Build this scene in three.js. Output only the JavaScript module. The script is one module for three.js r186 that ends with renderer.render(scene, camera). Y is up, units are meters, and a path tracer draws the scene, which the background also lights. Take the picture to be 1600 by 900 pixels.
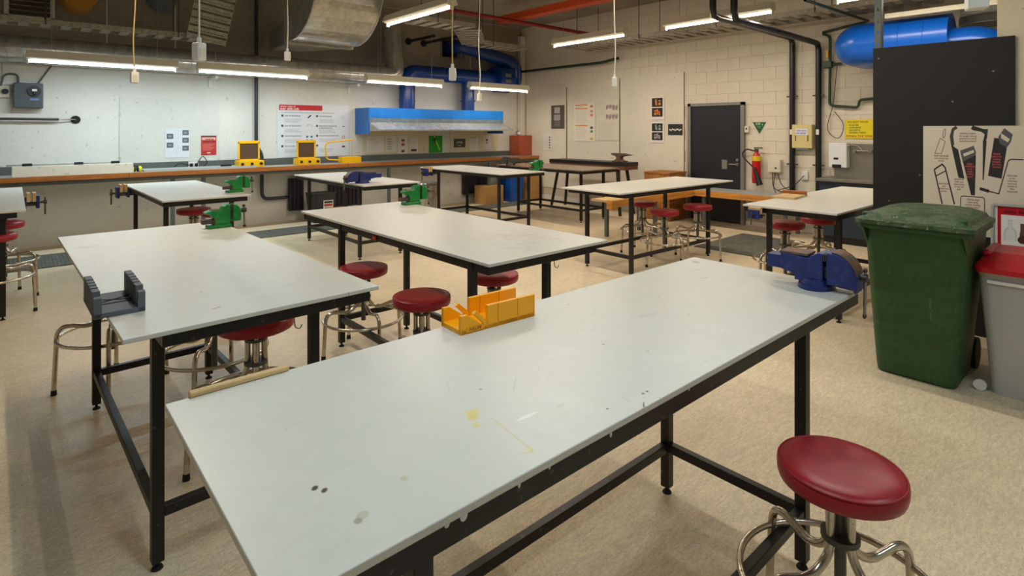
import * as THREE from 'three';
import { RoundedBoxGeometry } from 'three/addons/geometries/RoundedBoxGeometry.js';
import { mergeGeometries } from 'three/addons/utils/BufferGeometryUtils.js';
import { RectAreaLightUniformsLib } from 'three/addons/lights/RectAreaLightUniformsLib.js';

// ---------------------------------------------------------------- camera, exposure
const F = 877.4, Y0 = 202.8, YAW = 41.66 * Math.PI / 180, EYE = 1.584;
const scene = new THREE.Scene();
scene.background = new THREE.Color(0x000000);
const camera = new THREE.PerspectiveCamera(2 * Math.atan(450 / F) * 180 / Math.PI, 1600 / 900, 0.05, 60);
camera.position.set(0, EYE, 0);
camera.rotation.y = -YAW;
camera.setViewOffset(1600, 900, 0, 450 - Y0, 1600, 900);
camera.updateProjectionMatrix();
const renderer = new THREE.WebGLRenderer({ antialias: true });
renderer.toneMapping = THREE.LinearToneMapping;
renderer.toneMappingExposure = 0.96;
renderer.shadowMap.enabled = true;
RectAreaLightUniformsLib.init();
const COOL = [0.74, 0.92, 1.0], NEUTRAL = [1.0, 0.93, 0.82], WARM = [1.0, 0.88, 0.72];
const TUBE_POWER = 190;
// fluorescent fittings: [x, z, height of tube, axis, colour, length, power factor, label]
const FITTINGS = [
  [0.90, -8.75, 2.40, 'x', COOL, 1.56, 1.0, 'cool white tube light hung over the bench beside the grey isolator box'],
  [2.70, -8.75, 2.40, 'x', COOL, 1.56, 1.0, 'cool white tube light hung over the bench above the red notice'],
  [5.25, -8.75, 2.40, 'x', NEUTRAL, 1.56, 0.6, 'tube light hung before the left riser of the blue fume hood'],
  [7.45, -8.75, 2.40, 'x', WARM, 1.56, 0.7, 'warm tube light hung nearest the corner above the blue hood'],
  [4.00, -6.38, 3.08, 'z', WARM, 1.58, 1.0, 'bright tube light hung between the big galvanised elbow and the cable tray'],
  [7.24, -6.22, 3.08, 'z', WARM, 1.58, 1.15, 'tube light hung in front of the white pin boards'],
  [7.20, -3.90, 3.08, 'z', WARM, 1.58, 1.15, 'tube light crossed by the two black drain pipes'],
  [7.20, -1.60, 3.08, 'z', WARM, 1.58, 1.15, 'tube light hung above the sink and soap dispenser'],
  // unseen rest of the rows; cool pair added to light the nearest table
  [4.00, -4.05, 3.08, 'z', WARM, 1.58, 1.0, 'tube light above the middle tables'],
  [4.00, -1.75, 3.08, 'z', NEUTRAL, 1.58, 1.0, 'tube light above the bins'],
  [0.80, -4.40, 3.08, 'z', WARM, 1.58, 0.95, 'tube light above the table with the grey mitre box'],
  [0.80, -1.00, 3.08, 'z', COOL, 1.58, 0.9, 'added unseen cool tube light above the table with the yellow mitre box'],
  [2.40, 1.00, 3.08, 'x', COOL, 1.58, 0.7, 'added unseen cool tube light behind the nearest table'],
];

// ---------------------------------------------------------------- helpers
const V = (x, y, z) => new THREE.Vector3(x, y, z);
const S = Math.sin(YAW), C = Math.cos(YAW), PI = Math.PI;
// pixel of the photograph -> point on the horizontal plane y = h
function gp(px, py, h) { const d = F * (EYE - h) / (py - Y0), r = (px - 800) / F * d; return V(d * S + r * C, h, -d * C + r * S); }
// pixel -> point on the plane z = const or x = const
function wz(px, py, z) { const k = (px - 800) / F, d = z / (-C + k * S), r = k * d; return V(d * S + r * C, EYE - (py - Y0) * d / F, z); }
function wx(px, py, x) { const k = (px - 800) / F, d = x / (S + k * C), r = k * d; return V(x, EYE - (py - Y0) * d / F, -d * C + r * S); }
let seed = 20241;
function rnd() { seed = (seed * 1664525 + 1013904223) >>> 0; return seed / 4294967296; }
const rr = (a, b) => a + (b - a) * rnd();

const names = {};
function numbered(n) { const k = names[n] = (names[n] ?? -1) + 1; return k ? n + '_' + String(k).padStart(3, '0') : n; }
function shade(o) { o.castShadow = true; o.receiveShadow = true; return o; }
function tag(o, label, category, group) { o.userData.label = label; o.userData.category = category; if (group) o.userData.group = group; return o; }
function thing(name, label, category, p = [0, 0, 0], turn = 0, group) {
  const o = new THREE.Group(); o.name = numbered(name); scene.add(o);
  o.position.set(...(p.isVector3 ? p.toArray() : p)); o.rotation.y = turn; return tag(o, label, category, group);
}
function merge(gs) {
  gs = Array.isArray(gs) ? gs : [gs];
  if (gs.length === 1) return gs[0];
  return mergeGeometries(gs.map(g => { const n = g.index ? g.toNonIndexed() : g; for (const k of Object.keys(n.attributes)) if (!['position', 'normal', 'uv'].includes(k)) n.deleteAttribute(k); return n; }));
}
// texture coordinates in metres, chosen face by face from the way the face points
function metric(g) {
  g = g.index ? g.toNonIndexed() : g;
  const p = g.attributes.position, uv = new Float32Array(p.count * 2), a = V(), b = V(), c = V();
  for (let i = 0; i < p.count; i += 3) {
    a.fromBufferAttribute(p, i); b.fromBufferAttribute(p, i + 1); c.fromBufferAttribute(p, i + 2);
    const n = b.clone().sub(a).cross(c.clone().sub(a)), ax = Math.abs(n.x), ay = Math.abs(n.y), az = Math.abs(n.z);
    [a, b, c].forEach((q, k) => { const w = ay >= ax && ay >= az ? [q.x, q.z] : ax >= az ? [q.z, q.y] : [q.x, q.y]; uv[(i + k) * 2] = w[0]; uv[(i + k) * 2 + 1] = w[1]; });
  }
  g.setAttribute('uv', new THREE.BufferAttribute(uv, 2)); return g;
}
function obj(name, gs, mat, parent = scene) {
  let g = merge(gs); if (mat.userData.metric) g = metric(g);
  const o = shade(new THREE.Mesh(g, mat)); o.name = parent === scene ? numbered(name) : name; parent.add(o); return o;
}
function struct(name, gs, mat, parent = scene) { const o = obj(name, gs, mat, parent); if (parent === scene) o.userData.kind = 'structure'; return o; }
function box(w, h, d, x = 0, y = 0, z = 0, r = 0) {
  r = Math.min(r, w / 2.1, h / 2.1, d / 2.1);
  const g = r > 0 ? new RoundedBoxGeometry(w, h, d, 1, r) : new THREE.BoxGeometry(w, h, d);
  return g.translate(x, y, z);
}
const span = (x0, x1, y0, y1, z0, z1, r = 0) => box(x1 - x0, y1 - y0, z1 - z0, (x0 + x1) / 2, (y0 + y1) / 2, (z0 + z1) / 2, r);
// round bar between two points
function bar(a, b, r, r2 = r, seg = 14) {
  a = V(...a); b = V(...b); const d = b.clone().sub(a), g = new THREE.CylinderGeometry(r2, r, d.length(), seg);
  g.applyQuaternion(new THREE.Quaternion().setFromUnitVectors(V(0, 1, 0), d.clone().normalize()));
  return g.translate((a.x + b.x) / 2, (a.y + b.y) / 2, (a.z + b.z) / 2);
}
const cyl = (r, h, x, y, z, r2 = r, seg = 24) => new THREE.CylinderGeometry(r2, r, h, seg).translate(x, y, z);
// pipe along corners with rounded bends
function pipe(pts, r, bend = 0.08, seg = 10, n = 0) {
  const P = pts.map(p => p.isVector3 ? p : V(...p)), path = new THREE.CurvePath(); let last = P[0];
  for (let i = 1; i < P.length - 1; i++) {
    const u = P[i].clone().sub(P[i - 1]), v = P[i + 1].clone().sub(P[i]), k = Math.min(bend, u.length() * .48, v.length() * .48);
    const a = P[i].clone().addScaledVector(u.normalize(), -k), b = P[i].clone().addScaledVector(v.normalize(), k);
    path.add(new THREE.LineCurve3(last, a)); path.add(new THREE.QuadraticBezierCurve3(a, P[i], b)); last = b;
  }
  path.add(new THREE.LineCurve3(last, P[P.length - 1]));
  return new THREE.TubeGeometry(path, n || Math.min(160, Math.max(2, (P.length - 2) * 26 + 2)), r, seg, false);
}
const spline = (pts, r, n = 40, seg = 8) => new THREE.TubeGeometry(new THREE.CatmullRomCurve3(pts.map(p => p.isVector3 ? p : V(...p))), n, r, seg, false);
function extrude(pts, depth, bevel = 0, holes = []) {
  const sh = new THREE.Shape(pts.map(p => new THREE.Vector2(...p)));
  for (const h of holes) sh.holes.push(new THREE.Path(h.map(p => new THREE.Vector2(...p))));
  const b = Math.min(bevel, depth / 3);
  return new THREE.ExtrudeGeometry(sh, { depth: depth - 2 * b, bevelEnabled: b > 0, bevelThickness: b, bevelSize: b, bevelOffset: -b, bevelSegments: 2, curveSegments: 12 }).translate(0, 0, -depth / 2 + b);
}
const lathe = (pts, seg = 28) => new THREE.LatheGeometry(pts.map(p => new THREE.Vector2(...p)), seg);
const rot = (g, ax, a) => ax === 'x' ? g.rotateX(a) : ax === 'y' ? g.rotateY(a) : g.rotateZ(a);
// rings of rounded rectangles stacked into a closed skin: [y, x0, x1, z0, z1, radius]
function loft(rings, n = 5) {
  const loops = rings.map(([y, x0, x1, z0, z1, r]) => {
    const L = []; [[x1 - r, z1 - r, 0], [x0 + r, z1 - r, 1], [x0 + r, z0 + r, 2], [x1 - r, z0 + r, 3]].forEach(([cx, cz, q]) => {
      for (let i = 0; i <= n; i++) { const a = (q + i / n) * PI / 2; L.push([cx + r * Math.cos(a), y, cz + r * Math.sin(a)]); }
    }); return L;
  });
  const pos = [], m = loops[0].length, tri = (a, b, c) => pos.push(...a, ...b, ...c);
  for (let k = 0; k + 1 < loops.length; k++) for (let i = 0; i < m; i++) {
    const a = loops[k][i], b = loops[k][(i + 1) % m], c = loops[k + 1][i], d = loops[k + 1][(i + 1) % m]; tri(a, c, b); tri(b, c, d);
  }
  const lo = loops[0], hi = loops[loops.length - 1];
  for (let i = 1; i + 1 < m; i++) { tri(lo[0], lo[i], lo[i + 1]); tri(hi[0], hi[i + 1], hi[i]); }
  const g = new THREE.BufferGeometry(); g.setAttribute('position', new THREE.Float32BufferAttribute(pos, 3));
  g.setAttribute('uv', new THREE.Float32BufferAttribute(new Float32Array(pos.length / 3 * 2), 2)); g.computeVertexNormals(); return g;
}

// ---------------------------------------------------------------- textures
function hash(i, j, s) { let h = (i * 374761393 + j * 668265263 + s * 974634541) | 0; h = Math.imul(h ^ (h >>> 13), 1274126177); return ((h ^ (h >>> 16)) >>> 0) / 4294967296; }
function vnoise(x, y, per, s) {
  const i = Math.floor(x), j = Math.floor(y), fx = x - i, fy = y - j, w = t => t * t * (3 - 2 * t), m = (a, p) => ((a % p) + p) % p;
  const g = (a, b) => hash(m(a, per[0]), m(b, per[1]), s), u = w(fx), v = w(fy);
  return (g(i, j) * (1 - u) + g(i + 1, j) * u) * (1 - v) + (g(i, j + 1) * (1 - u) + g(i + 1, j + 1) * u) * v;
}
function fbm(u, v, nx, ny, s, oct = 4) { let a = 0, k = .5, t = 0; for (let o = 0; o < oct; o++) { a += k * vnoise(u * nx, v * ny, [nx, ny], s + o); t += k; k *= .55; nx *= 2; ny *= 2; } return a / t; }
function dataTex(n, metres, fn, color = true) {
  const a = new Uint8Array(n * n * 4);
  for (let y = 0; y < n; y++) for (let x = 0; x < n; x++) { const c = fn(x / n, y / n, x, y), k = (y * n + x) * 4; a[k] = c[0]; a[k + 1] = c[1]; a[k + 2] = c[2]; a[k + 3] = 255; }
  const t = new THREE.DataTexture(a, n, n); t.wrapS = t.wrapT = THREE.RepeatWrapping; t.magFilter = THREE.LinearFilter; t.minFilter = THREE.LinearMipmapLinearFilter; t.generateMipmaps = true;
  if (color) t.colorSpace = THREE.SRGBColorSpace; t.repeat.set(1 / metres, 1 / metres); t.needsUpdate = true; return t;
}
const clamp = (v, a = 0, b = 255) => Math.max(a, Math.min(b, v));
const tint = (c, k) => c.map(v => clamp(v * k));
function canvasTex(w, h, draw) {
  const c = document.createElement('canvas'); c.width = w; c.height = h; const g = c.getContext('2d'); draw(g, w, h);
  const t = new THREE.CanvasTexture(c); t.colorSpace = THREE.SRGBColorSpace; t.magFilter = THREE.LinearFilter; return t;
}
function std(color, roughness = .6, metalness = 0, extra = {}) { return new THREE.MeshStandardMaterial({ color, roughness, metalness, ...extra }); }
function met(m) { m.userData.metric = true; return m; }

const floorTex = dataTex(1024, 2.2, (u, v) => {
  const streak = fbm(u, v, 60, 256, 5, 3), grain = fbm(u, v, 512, 512, 9, 1), patch = fbm(u, v, 5, 5, 2, 4), fleck = hash(Math.floor(u * 700), Math.floor(v * 900), 4);
  let k = .86 + .15 * streak + .13 * (grain - .5) + .10 * (patch - .5); if (fleck > .998) k *= .55;
  return tint([238, 218, 184], k);
});
const floorBump = dataTex(512, 1.1, (u, v) => { const k = 255 * fbm(u, v, 128, 128, 31, 2); return [k, k, k]; }, false);
const paintTex = dataTex(512, 2.6, (u, v) => {
  const p = fbm(u, v, 6, 6, 12, 5), f = fbm(u, v, 120, 120, 14, 2), spot = fbm(u, v, 40, 40, 77, 2);
  let k = .955 + .06 * (p - .5) + .03 * (f - .5); if (spot > .86) k *= .9; return tint([236, 233, 225], k);
});
const concreteTex = dataTex(512, 3.1, (u, v) => { const p = fbm(u, v, 5, 5, 41, 5), f = fbm(u, v, 90, 90, 43, 2); return tint([172, 160, 143], .86 + .25 * (p - .5) + .08 * f); });
const paintBump = dataTex(512, 0.8, (u, v) => { const k = 255 * fbm(u, v, 60, 60, 51, 3); return [k, k, k]; }, false);
function woodTex(base, metres, s, contrast = .35) {
  return dataTex(512, metres, (u, v) => {
    const w = fbm(u, v, 3, 40, s, 4), f = fbm(u, v, 8, 200, s + 7, 2), k = 1 - contrast / 2 + contrast * (w - .1) + .12 * (f - .5); return tint(base, k);
  });
}
const woodBench = woodTex([176, 104, 44], 1.1, 61, .5), woodPale = woodTex([214, 178, 122], .8, 66), woodGold = woodTex([206, 138, 58], .8, 68, .4), woodCrate = woodTex([170, 112, 54], .6, 71, .7), woodDark = woodTex([116, 66, 42], .9, 75, .4);
const blackTex = dataTex(512, 1.0, (u, v) => { const p = fbm(u, v, 14, 14, 81, 4), q = fbm(u, v, 60, 60, 82, 2); return tint(q > .82 ? [66, 62, 58] : [25, 24, 23], .8 + .5 * p); });
const boardBlack = dataTex(512, 1.3, (u, v) => { const p = fbm(u, v, 10, 10, 91, 5), q = fbm(u, v, 150, 150, 92, 2); return tint([20, 16, 13], .7 + .45 * p + .3 * (q - .5)); });
const galvTex = dataTex(512, 0.9, (u, v) => { const p = fbm(u, v, 12, 12, 101, 3), q = fbm(u, v, 40, 40, 102, 2); return tint([186, 184, 176], .82 + .22 * p + .12 * (q - .5)); });
const galvRough = dataTex(256, 0.9, (u, v) => { const k = 70 + 90 * fbm(u, v, 14, 14, 104, 3); return [k, k, k]; }, false);
const rustTex = dataTex(256, 0.4, (u, v) => { const p = fbm(u, v, 8, 8, 111, 4); return tint(p > .55 ? [116, 74, 50] : [96, 84, 74], .75 + .5 * p); });
const chromeTex = dataTex(256, 0.3, (u, v) => { const p = fbm(u, v, 10, 10, 121, 4); return p > .78 ? [150, 122, 94] : tint([214, 209, 200], .88 + .2 * p); });
const vinylTex = dataTex(512, 0.36, (u, v) => { const p = fbm(u, v, 9, 9, 131, 4), q = fbm(u, v, 100, 100, 132, 2); return tint([158, 22, 38], .84 + .28 * p + .08 * (q - .5)); });
const binTex = dataTex(512, 0.9, (u, v) => { const p = fbm(u, v, 5, 22, 141, 4), q = fbm(u, v, 60, 18, 142, 3), sc = fbm(u, v, 22, 9, 143, 4); return tint(sc > .82 ? [72, 98, 66] : [42, 82, 42], .8 + .3 * p + .2 * (q - .5)); });
const lidTex = dataTex(512, 0.9, (u, v) => { const p = fbm(u, v, 8, 8, 145, 4), q = fbm(u, v, 50, 50, 146, 3), d = fbm(u, v, 14, 14, 147, 4); return tint(q > .74 ? [150, 156, 132] : d > .52 ? [92, 108, 78] : [62, 92, 58], .85 + .3 * (p - .3)); });
const blueTex = dataTex(256, 0.3, (u, v) => { const p = fbm(u, v, 12, 12, 151, 4); return p > .72 ? [96, 66, 60] : tint([34, 52, 122], .7 + .5 * p); });
const greenTex = dataTex(256, 0.3, (u, v) => { const p = fbm(u, v, 12, 12, 161, 4); return p > .73 ? [110, 80, 60] : tint([22, 142, 62], .75 + .4 * p); });
const hoodTex = dataTex(256, 1.2, (u, v) => { const p = fbm(u, v, 8, 8, 171, 4); return tint([14, 112, 200], .85 + .25 * p); });
const matTex = dataTex(512, 0.5, (u, v) => { const gx = (u * 14) % 1, gy = (v * 14) % 1, p = fbm(u, v, 12, 12, 181, 3), k = gx < .2 || gy < .2 ? .72 : 1; return tint([108, 108, 100], k * (.75 + .4 * p)); });
const cardTex = dataTex(256, 0.5, (u, v) => tint([188, 142, 82], .88 + .2 * fbm(u, v, 6, 50, 191, 3)));

const M = {
  floor: met(std(0xffffff, .42, 0, { map: floorTex, bumpMap: floorBump, bumpScale: .0006 })),
  wall: met(std(0xffffff, .78, 0, { map: paintTex, bumpMap: paintBump, bumpScale: .001 })),
  block: met(std(0xfff8ec, .8, 0, { map: paintTex, bumpMap: paintBump, bumpScale: .0015 })),
  mortar: met(std(0xece2d2, .9, 0, { map: paintTex })),
  concrete: met(std(0xffffff, .9, 0, { map: concreteTex, bumpMap: paintBump, bumpScale: .002 })),
  board: met(std(0xfffaf0, .6, 0, { map: paintTex })),
  whiteboard: met(std(0xf4f6f6, .45, 0, { map: paintTex })),
  cream: met(std(0xfaf0d6, .7, 0, { map: paintTex })),
  black: met(std(0xffffff, .42, .15, { map: blackTex })),
  blackPlain: std(0x17161a, .45), rubber: std(0x141414, .8), blackPipe: std(0x1d1c1e, .32),
  boardBlack: met(std(0xffffff, .68, 0, { map: boardBlack })),
  galv: met(std(0xffffff, .45, .6, { map: galvTex, roughnessMap: galvRough })),
  tray: met(std(0xe2dccf, .5, .2, { map: galvTex })),
  chrome: met(std(0xf4efe6, .22, .92, { map: chromeTex })),
  steel: std(0x9a968e, .38, .9), darkSteel: std(0x54504b, .45, .8), greyPaint: std(0x5c625f, .5), lightGrey: std(0xa9aba6, .5),
  rust: met(std(0xffffff, .6, .4, { map: rustTex })),
  vinyl: met(new THREE.MeshPhysicalMaterial({ color: 0xffffff, roughness: .36, map: vinylTex, bumpMap: paintBump, bumpScale: .0003 })),
  plate: met(std(0xffffff, .3, .5, { map: dataTex(256, 0.5, (u, v) => tint([168, 146, 122], .75 + .4 * fbm(u, v, 8, 8, 113, 4))) })), cast: std(0x5b5e58, .5, .3),
  woodBench: met(std(0xffffff, .42, 0, { map: woodBench })), woodPale: met(std(0xffffff, .6, 0, { map: woodPale })),
  woodGold: met(std(0xffffff, .5, 0, { map: woodGold })),
  woodCrate: met(std(0xffffff, .75, 0, { map: woodCrate })), woodDark: met(std(0xffffff, .6, 0, { map: woodDark })),
  binGreen: met(std(0xffffff, .5, 0, { map: binTex })), lidGreen: met(std(0xffffff, .55, 0, { map: lidTex })),
  binGrey: std(0xb2b1ac, .5), redPlastic: std(0xc01420, .35), white: std(0xe6e4de, .5), whiteGloss: std(0xeceef0, .25), ivory: std(0xdcd6c0, .45),
  viseBlue: met(std(0xffffff, .42, .1, { map: blueTex })), viseGreen: met(std(0xffffff, .4, .1, { map: greenTex })),
  hood: met(std(0xffffff, .35, 0, { map: hoodTex })), duct: std(0x0b357a, .25), ductLight: std(0x0c62cf, .28),
  yellow: std(0xf2b705, .4), mitreYellow: std(0xffae00, .42), mitreGrey: std(0x5b6068, .6), heaterMesh: std(0x5a4432, .7, .3),
  purple: std(0x1d1626, .55), door: std(0x16161e, .42), frame: std(0x777470, .5), frame2: std(0x8d8a84, .4, .5),
  mat: met(std(0xffffff, .9, 0, { map: matTex })), card: met(std(0xffffff, .8, 0, { map: cardTex })), bluePlastic: std(0x0a4fa8, .45),
  terracotta: std(0xa8502f, .5), extinguisher: std(0xc01318, .3), hose: std(0x121212, .5), green: std(0x1d5b2a, .45), greenPipe: std(0x203c22, .4),
  orange: std(0xc44a14, .55), redPipe: std(0x8c1d14, .5), orangeDuct: std(0xb57a22, .6), darkBlue: std(0x203040, .5),
  tube: new THREE.MeshStandardMaterial({ color: 0xffffff, emissive: 0xffffff, emissiveIntensity: 1 }),
  tan: std(0xc8a868, .6), dark: std(0x1c1a18, .8), mesh: std(0x4b4038, .8), grille: std(0xcfc6b4, .6),
};
const hexOf = a => new THREE.Color().setRGB(...a);

// white table tops: scuffs, glue and pencil marks of their own
function topTex(s, extra) {
  return canvasTex(1024, 420, (g, w, h) => {
    seed = s; g.fillStyle = '#d6d3c9'; g.fillRect(0, 0, w, h);
    for (let i = 0; i < 900; i++) { const k = Math.floor(rr(196, 236)); g.globalAlpha = rr(.03, .10); g.fillStyle = `rgb(${k},${k - 3},${k - 12})`; g.beginPath(); g.ellipse(rr(0, w), rr(0, h), rr(4, 60), rr(2, 14), rr(0, 3), 0, 7); g.fill(); }
    for (let i = 0; i < 46; i++) { g.globalAlpha = rr(.08, .3); g.strokeStyle = rnd() < .7 ? '#8f8a80' : '#b9ab8d'; g.lineWidth = rr(.6, 1.8); const x = rr(0, w), y = rr(0, h), a = rr(0, 6.3), l = rr(5, 40); g.beginPath(); g.moveTo(x, y); g.lineTo(x + l * Math.cos(a), y + l * Math.sin(a)); g.stroke(); }
    for (let i = 0; i < 40; i++) { g.globalAlpha = rr(.2, .7); g.fillStyle = rnd() < .75 ? '#6d675c' : '#d8cc9a'; g.beginPath(); g.ellipse(rr(0, w), rr(0, h), rr(.8, 2.6), rr(.8, 2), rr(0, 3), 0, 7); g.fill(); }
    g.globalAlpha = 1; if (extra) extra(g, w, h); g.globalAlpha = 1;
  });
}
// marks on the nearest table, at their places on its top (u along x, v along z from the far edge)
const nearTop = topTex(5, (g, w, h) => {
  const blot = (u, v, a, b, c, al, t = 0) => { g.globalAlpha = al; g.fillStyle = c; g.beginPath(); g.ellipse(u * w, v * h, a, b, t, 0, 7); g.fill(); };
  blot(.221, .69, 6, 11, '#dcc565', .7, .5); blot(.226, .67, 10, 5, '#e3d07a', .6, .3); blot(.222, .93, 6, 4, '#e3d596', .5); blot(.213, .74, 4, 6, '#dcc565', .5);
  g.globalAlpha = .5; g.strokeStyle = '#d0bd70'; g.lineWidth = 1.6; g.beginPath(); g.moveTo(.232 * w, .74 * h); g.lineTo(.2235 * w, .945 * h); g.lineTo(.212 * w, .93 * h); g.stroke();
  blot(.0615, .712, 2.4, 3.6, '#3a302a', .9, .4); blot(.066, .735, 2.3, 3.6, '#4a3a2e', .9, .4); blot(.075, .875, 5, 6, '#b4ab8c', .45, .6); blot(.07, .885, 3, 4, '#8d8468', .6); blot(.12, .82, 3, 4, '#b9ae90', .5);
  blot(.384, .943, 1.6, 2, '#3d3a36', .9); blot(.391, .943, 1.4, 2, '#3d3a36', .9); blot(.33, .93, 1.3, 1.6, '#3d3a36', .8); blot(.30, .82, 6, 3, '#c9c6bc', .8); blot(.26, .80, 14, 3, '#ecebe4', .8);
  blot(.96, .09, 9, 14, '#8d8982', .4, .4); blot(.86, .33, 14, 3, '#a29d94', .5, .3); blot(.9, .2, 16, 2.5, '#a29d94', .45, .2); blot(.6, .5, 18, 8, '#c8c3b8', .5, .4);
});
const leftTop = topTex(51, (g, w, h) => { g.globalAlpha = .8; g.strokeStyle = '#d8443c'; g.lineWidth = 3; g.beginPath(); g.moveTo(.935 * w, .64 * h); g.lineTo(.94 * w, .675 * h); g.stroke(); g.fillStyle = '#8f8b82'; for (let i = 0; i < 14; i++) { g.globalAlpha = .12; g.beginPath(); g.ellipse((.19 + .04 * rnd()) * w, (.84 + .1 * rnd()) * h, 7, 9, 0, 0, 7); g.fill(); } g.fillStyle = '#d2b684'; for (let i = 0; i < 8; i++) { g.globalAlpha = .12; g.beginPath(); g.ellipse((.2 + .03 * rnd()) * w, (.6 + .1 * rnd()) * h, 6, 14, 0, 0, 7); g.fill(); } });
const midTop = topTex(63, (g, w, h) => { g.fillStyle = '#8f8a80'; for (let i = 0; i < 60; i++) { g.globalAlpha = .09; g.beginPath(); g.ellipse((.72 + .24 * rnd()) * w, (.2 + .5 * rnd()) * h, 4 + 9 * rnd(), 6 + 16 * rnd(), rnd(), 0, 7); g.fill(); } });
const topMats = [nearTop, topTex(11), topTex(23), topTex(37), leftTop, midTop].map(t => std(0xffffff, .36, 0, { map: t }));

// ---------------------------------------------------------------- the room
const XW = 9.12, ZB = -9.9, CEIL = 4.0, XL = -3.2, ZF = 3.2;
struct('floor', span(XL - .2, XW + .2, -.12, 0, ZB - .2, ZF + .2), M.floor);
struct('ceiling', span(XL - .2, XW + .2, CEIL, CEIL + .2, ZB - .2, ZF + .2), M.concrete);
struct('wall_left', span(XL - .2, XL, 0, CEIL, ZB - .2, ZF + .2), M.wall);
struct('wall_front', span(XL, XW, 0, CEIL, ZF, ZF + .2), M.wall);
const holeA = wz(690, 60, ZB), holeB = wz(723, 92, ZB), HO = [holeA.x, holeB.x, holeB.y, holeA.y];   // the open square hole in the back wall
const around = (x0, x1, y0, y1, z0, z1) => [span(x0, HO[0], y0, y1, z0, z1), span(HO[1], x1, y0, y1, z0, z1), span(HO[0], HO[1], y0, HO[2], z0, z1), span(HO[0], HO[1], HO[3], y1, z0, z1)];
const wallBack = struct('wall_back', around(XL, XW + .2, 0, CEIL, ZB - .2, ZB), M.wall);
obj('shaft', [span(HO[0] - .05, HO[1] + .05, HO[2] - .05, HO[3] + .05, ZB - .95, ZB - .9), span(HO[0] - .05, HO[0], HO[2] - .05, HO[3] + .05, ZB - .9, ZB - .2), span(HO[1], HO[1] + .05, HO[2] - .05, HO[3] + .05, ZB - .9, ZB - .2), span(HO[0], HO[1], HO[2] - .05, HO[2], ZB - .9, ZB - .2), span(HO[0], HO[1], HO[3], HO[3] + .05, ZB - .9, ZB - .2)], M.concrete, wallBack);
// tall concrete panels of the upper back wall with open joints, and smooth boards lower down
{
  const xs = [XL, wz(167, 40, ZB).x, wz(274, 40, ZB).x, wz(400, 40, ZB).x, wz(595, 40, ZB).x, wz(735, 40, ZB).x, XW];
  for (let i = 0; i + 1 < xs.length; i++) obj('panel', xs[i] < HO[0] && xs[i + 1] > HO[1] ? around(xs[i] + .008, xs[i + 1] - .008, 2.75, CEIL - .01, ZB, ZB + .004) : span(xs[i] + .008, xs[i + 1] - .008, 2.75, CEIL - .01, ZB, ZB + .004), M.concrete, wallBack);
}
const wallRight = struct('wall_right', span(XW, XW + .2, 0, CEIL, ZB - .2, ZF + .2), M.mortar);
const doorA = wx(1077, 161, XW), doorB = wx(1165, 157, XW), D0 = doorA.z, D1 = doorB.z, DH = 2.05;
{ // painted concrete blocks, each one its own piece; none where boards or the door cover the wall
  const shapes = {}, geo = (w) => shapes[w.toFixed(3)] ??= metric(span(-.006, 0, .0018, .1982, .0018, w - .0018, .002));
  const zEnd = -2.3; let n = 0;
  for (let r = 0; r < 20; r++) {
    const y = r * .2; let z = ZB + (r % 2 ? .2 : 0); if (r % 2) put(r, ZB, .2);
    for (; z < zEnd; z += .4) put(r, z, .4);
    function put(r, z, w) {
      const b = z + w; if (y < 2.0 && z > D0 - .35 && b < D1 + .05) return; if (y + .2 <= 2.3 && b < D0 - .25 && y > .3) return; if (y < .35 && b < D0 - .2) return;
      let z0 = z, ww = w; if (y < 2.0) { if (b > D0 && z < D0) ww = D0 - .02 - z; else if (z < D1 && b > D1) { z0 = D1 + .02; ww = b - z0; } } if (ww < .05) return;
      const o = shade(new THREE.Mesh(geo(ww), M.block)); o.name = 'block'; o.position.set(XW, y, z0); wallRight.add(o); n++;
    }
  }
  obj('block_field', span(XW - .006, XW, 0, CEIL, zEnd + .4, ZF), M.block, wallRight);
  obj('skirting', span(XW - .03, XW, 0, .1, ZB, D0 - .1), M.wall, wallRight);
}
{ // corner pipe casing
  struct('trim_1', span(XW - .16, XW - .02, 0, CEIL - .2, ZB + .02, ZB + .16, .02), M.board);
}
{ // partition on the right that carries the saw poster
  const P = wx(1558, 100, 5.53);
  struct('wall_partition', span(5.53, 5.68, 0, CEIL, P.z, ZF), M.cream);
}
{ // door
  const d = struct('door_1', span(XW - .035, XW - .005, .01, DH - .05, D0 + .06, D1 - .06), M.door);
  obj('door_frame', [span(XW - .06, XW, 0, DH, D0, D0 + .06), span(XW - .06, XW, 0, DH, D1 - .06, D1), span(XW - .06, XW, DH - .05, DH, D0, D1)], M.frame2, d);
  const hp = wx(1132, 257, XW - .04), l = wx(1152, 257, XW - .04);
  obj('lock_plate', span(XW - .045, XW - .035, hp.y - .08, hp.y + .08, hp.z - .05, hp.z + .05, .004), M.steel, d);
  obj('handle', [bar([XW - .035, l.y, l.z], [XW - .09, l.y, l.z], .012), bar([XW - .085, l.y, l.z + .01], [XW - .085, l.y, l.z - .13], .011), rot(cyl(.028, .012, 0, 0, 0), 'z', PI / 2).translate(XW - .04, l.y, l.z), rot(cyl(.024, .02, 0, 0, 0), 'z', PI / 2).translate(XW - .042, l.y + .075, l.z)], M.steel, d);
}
const boardAt = (px0, py0, px1, h0, label) => {
  const a = wx(px0, py0, XW), b = wx(px1, py0, XW); const o = thing('pin_board', label, 'board', [XW - .0065, 0, (a.z + b.z) / 2]);
  const w = b.z - a.z; obj('panel', span(-.011, 0, h0, a.y, -w / 2 + .008, w / 2 - .008), M.board, o);
  obj('edge_strip', span(-.014, 0, h0, a.y, w / 2 - .008, w / 2), M.woodDark, o);
};
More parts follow.
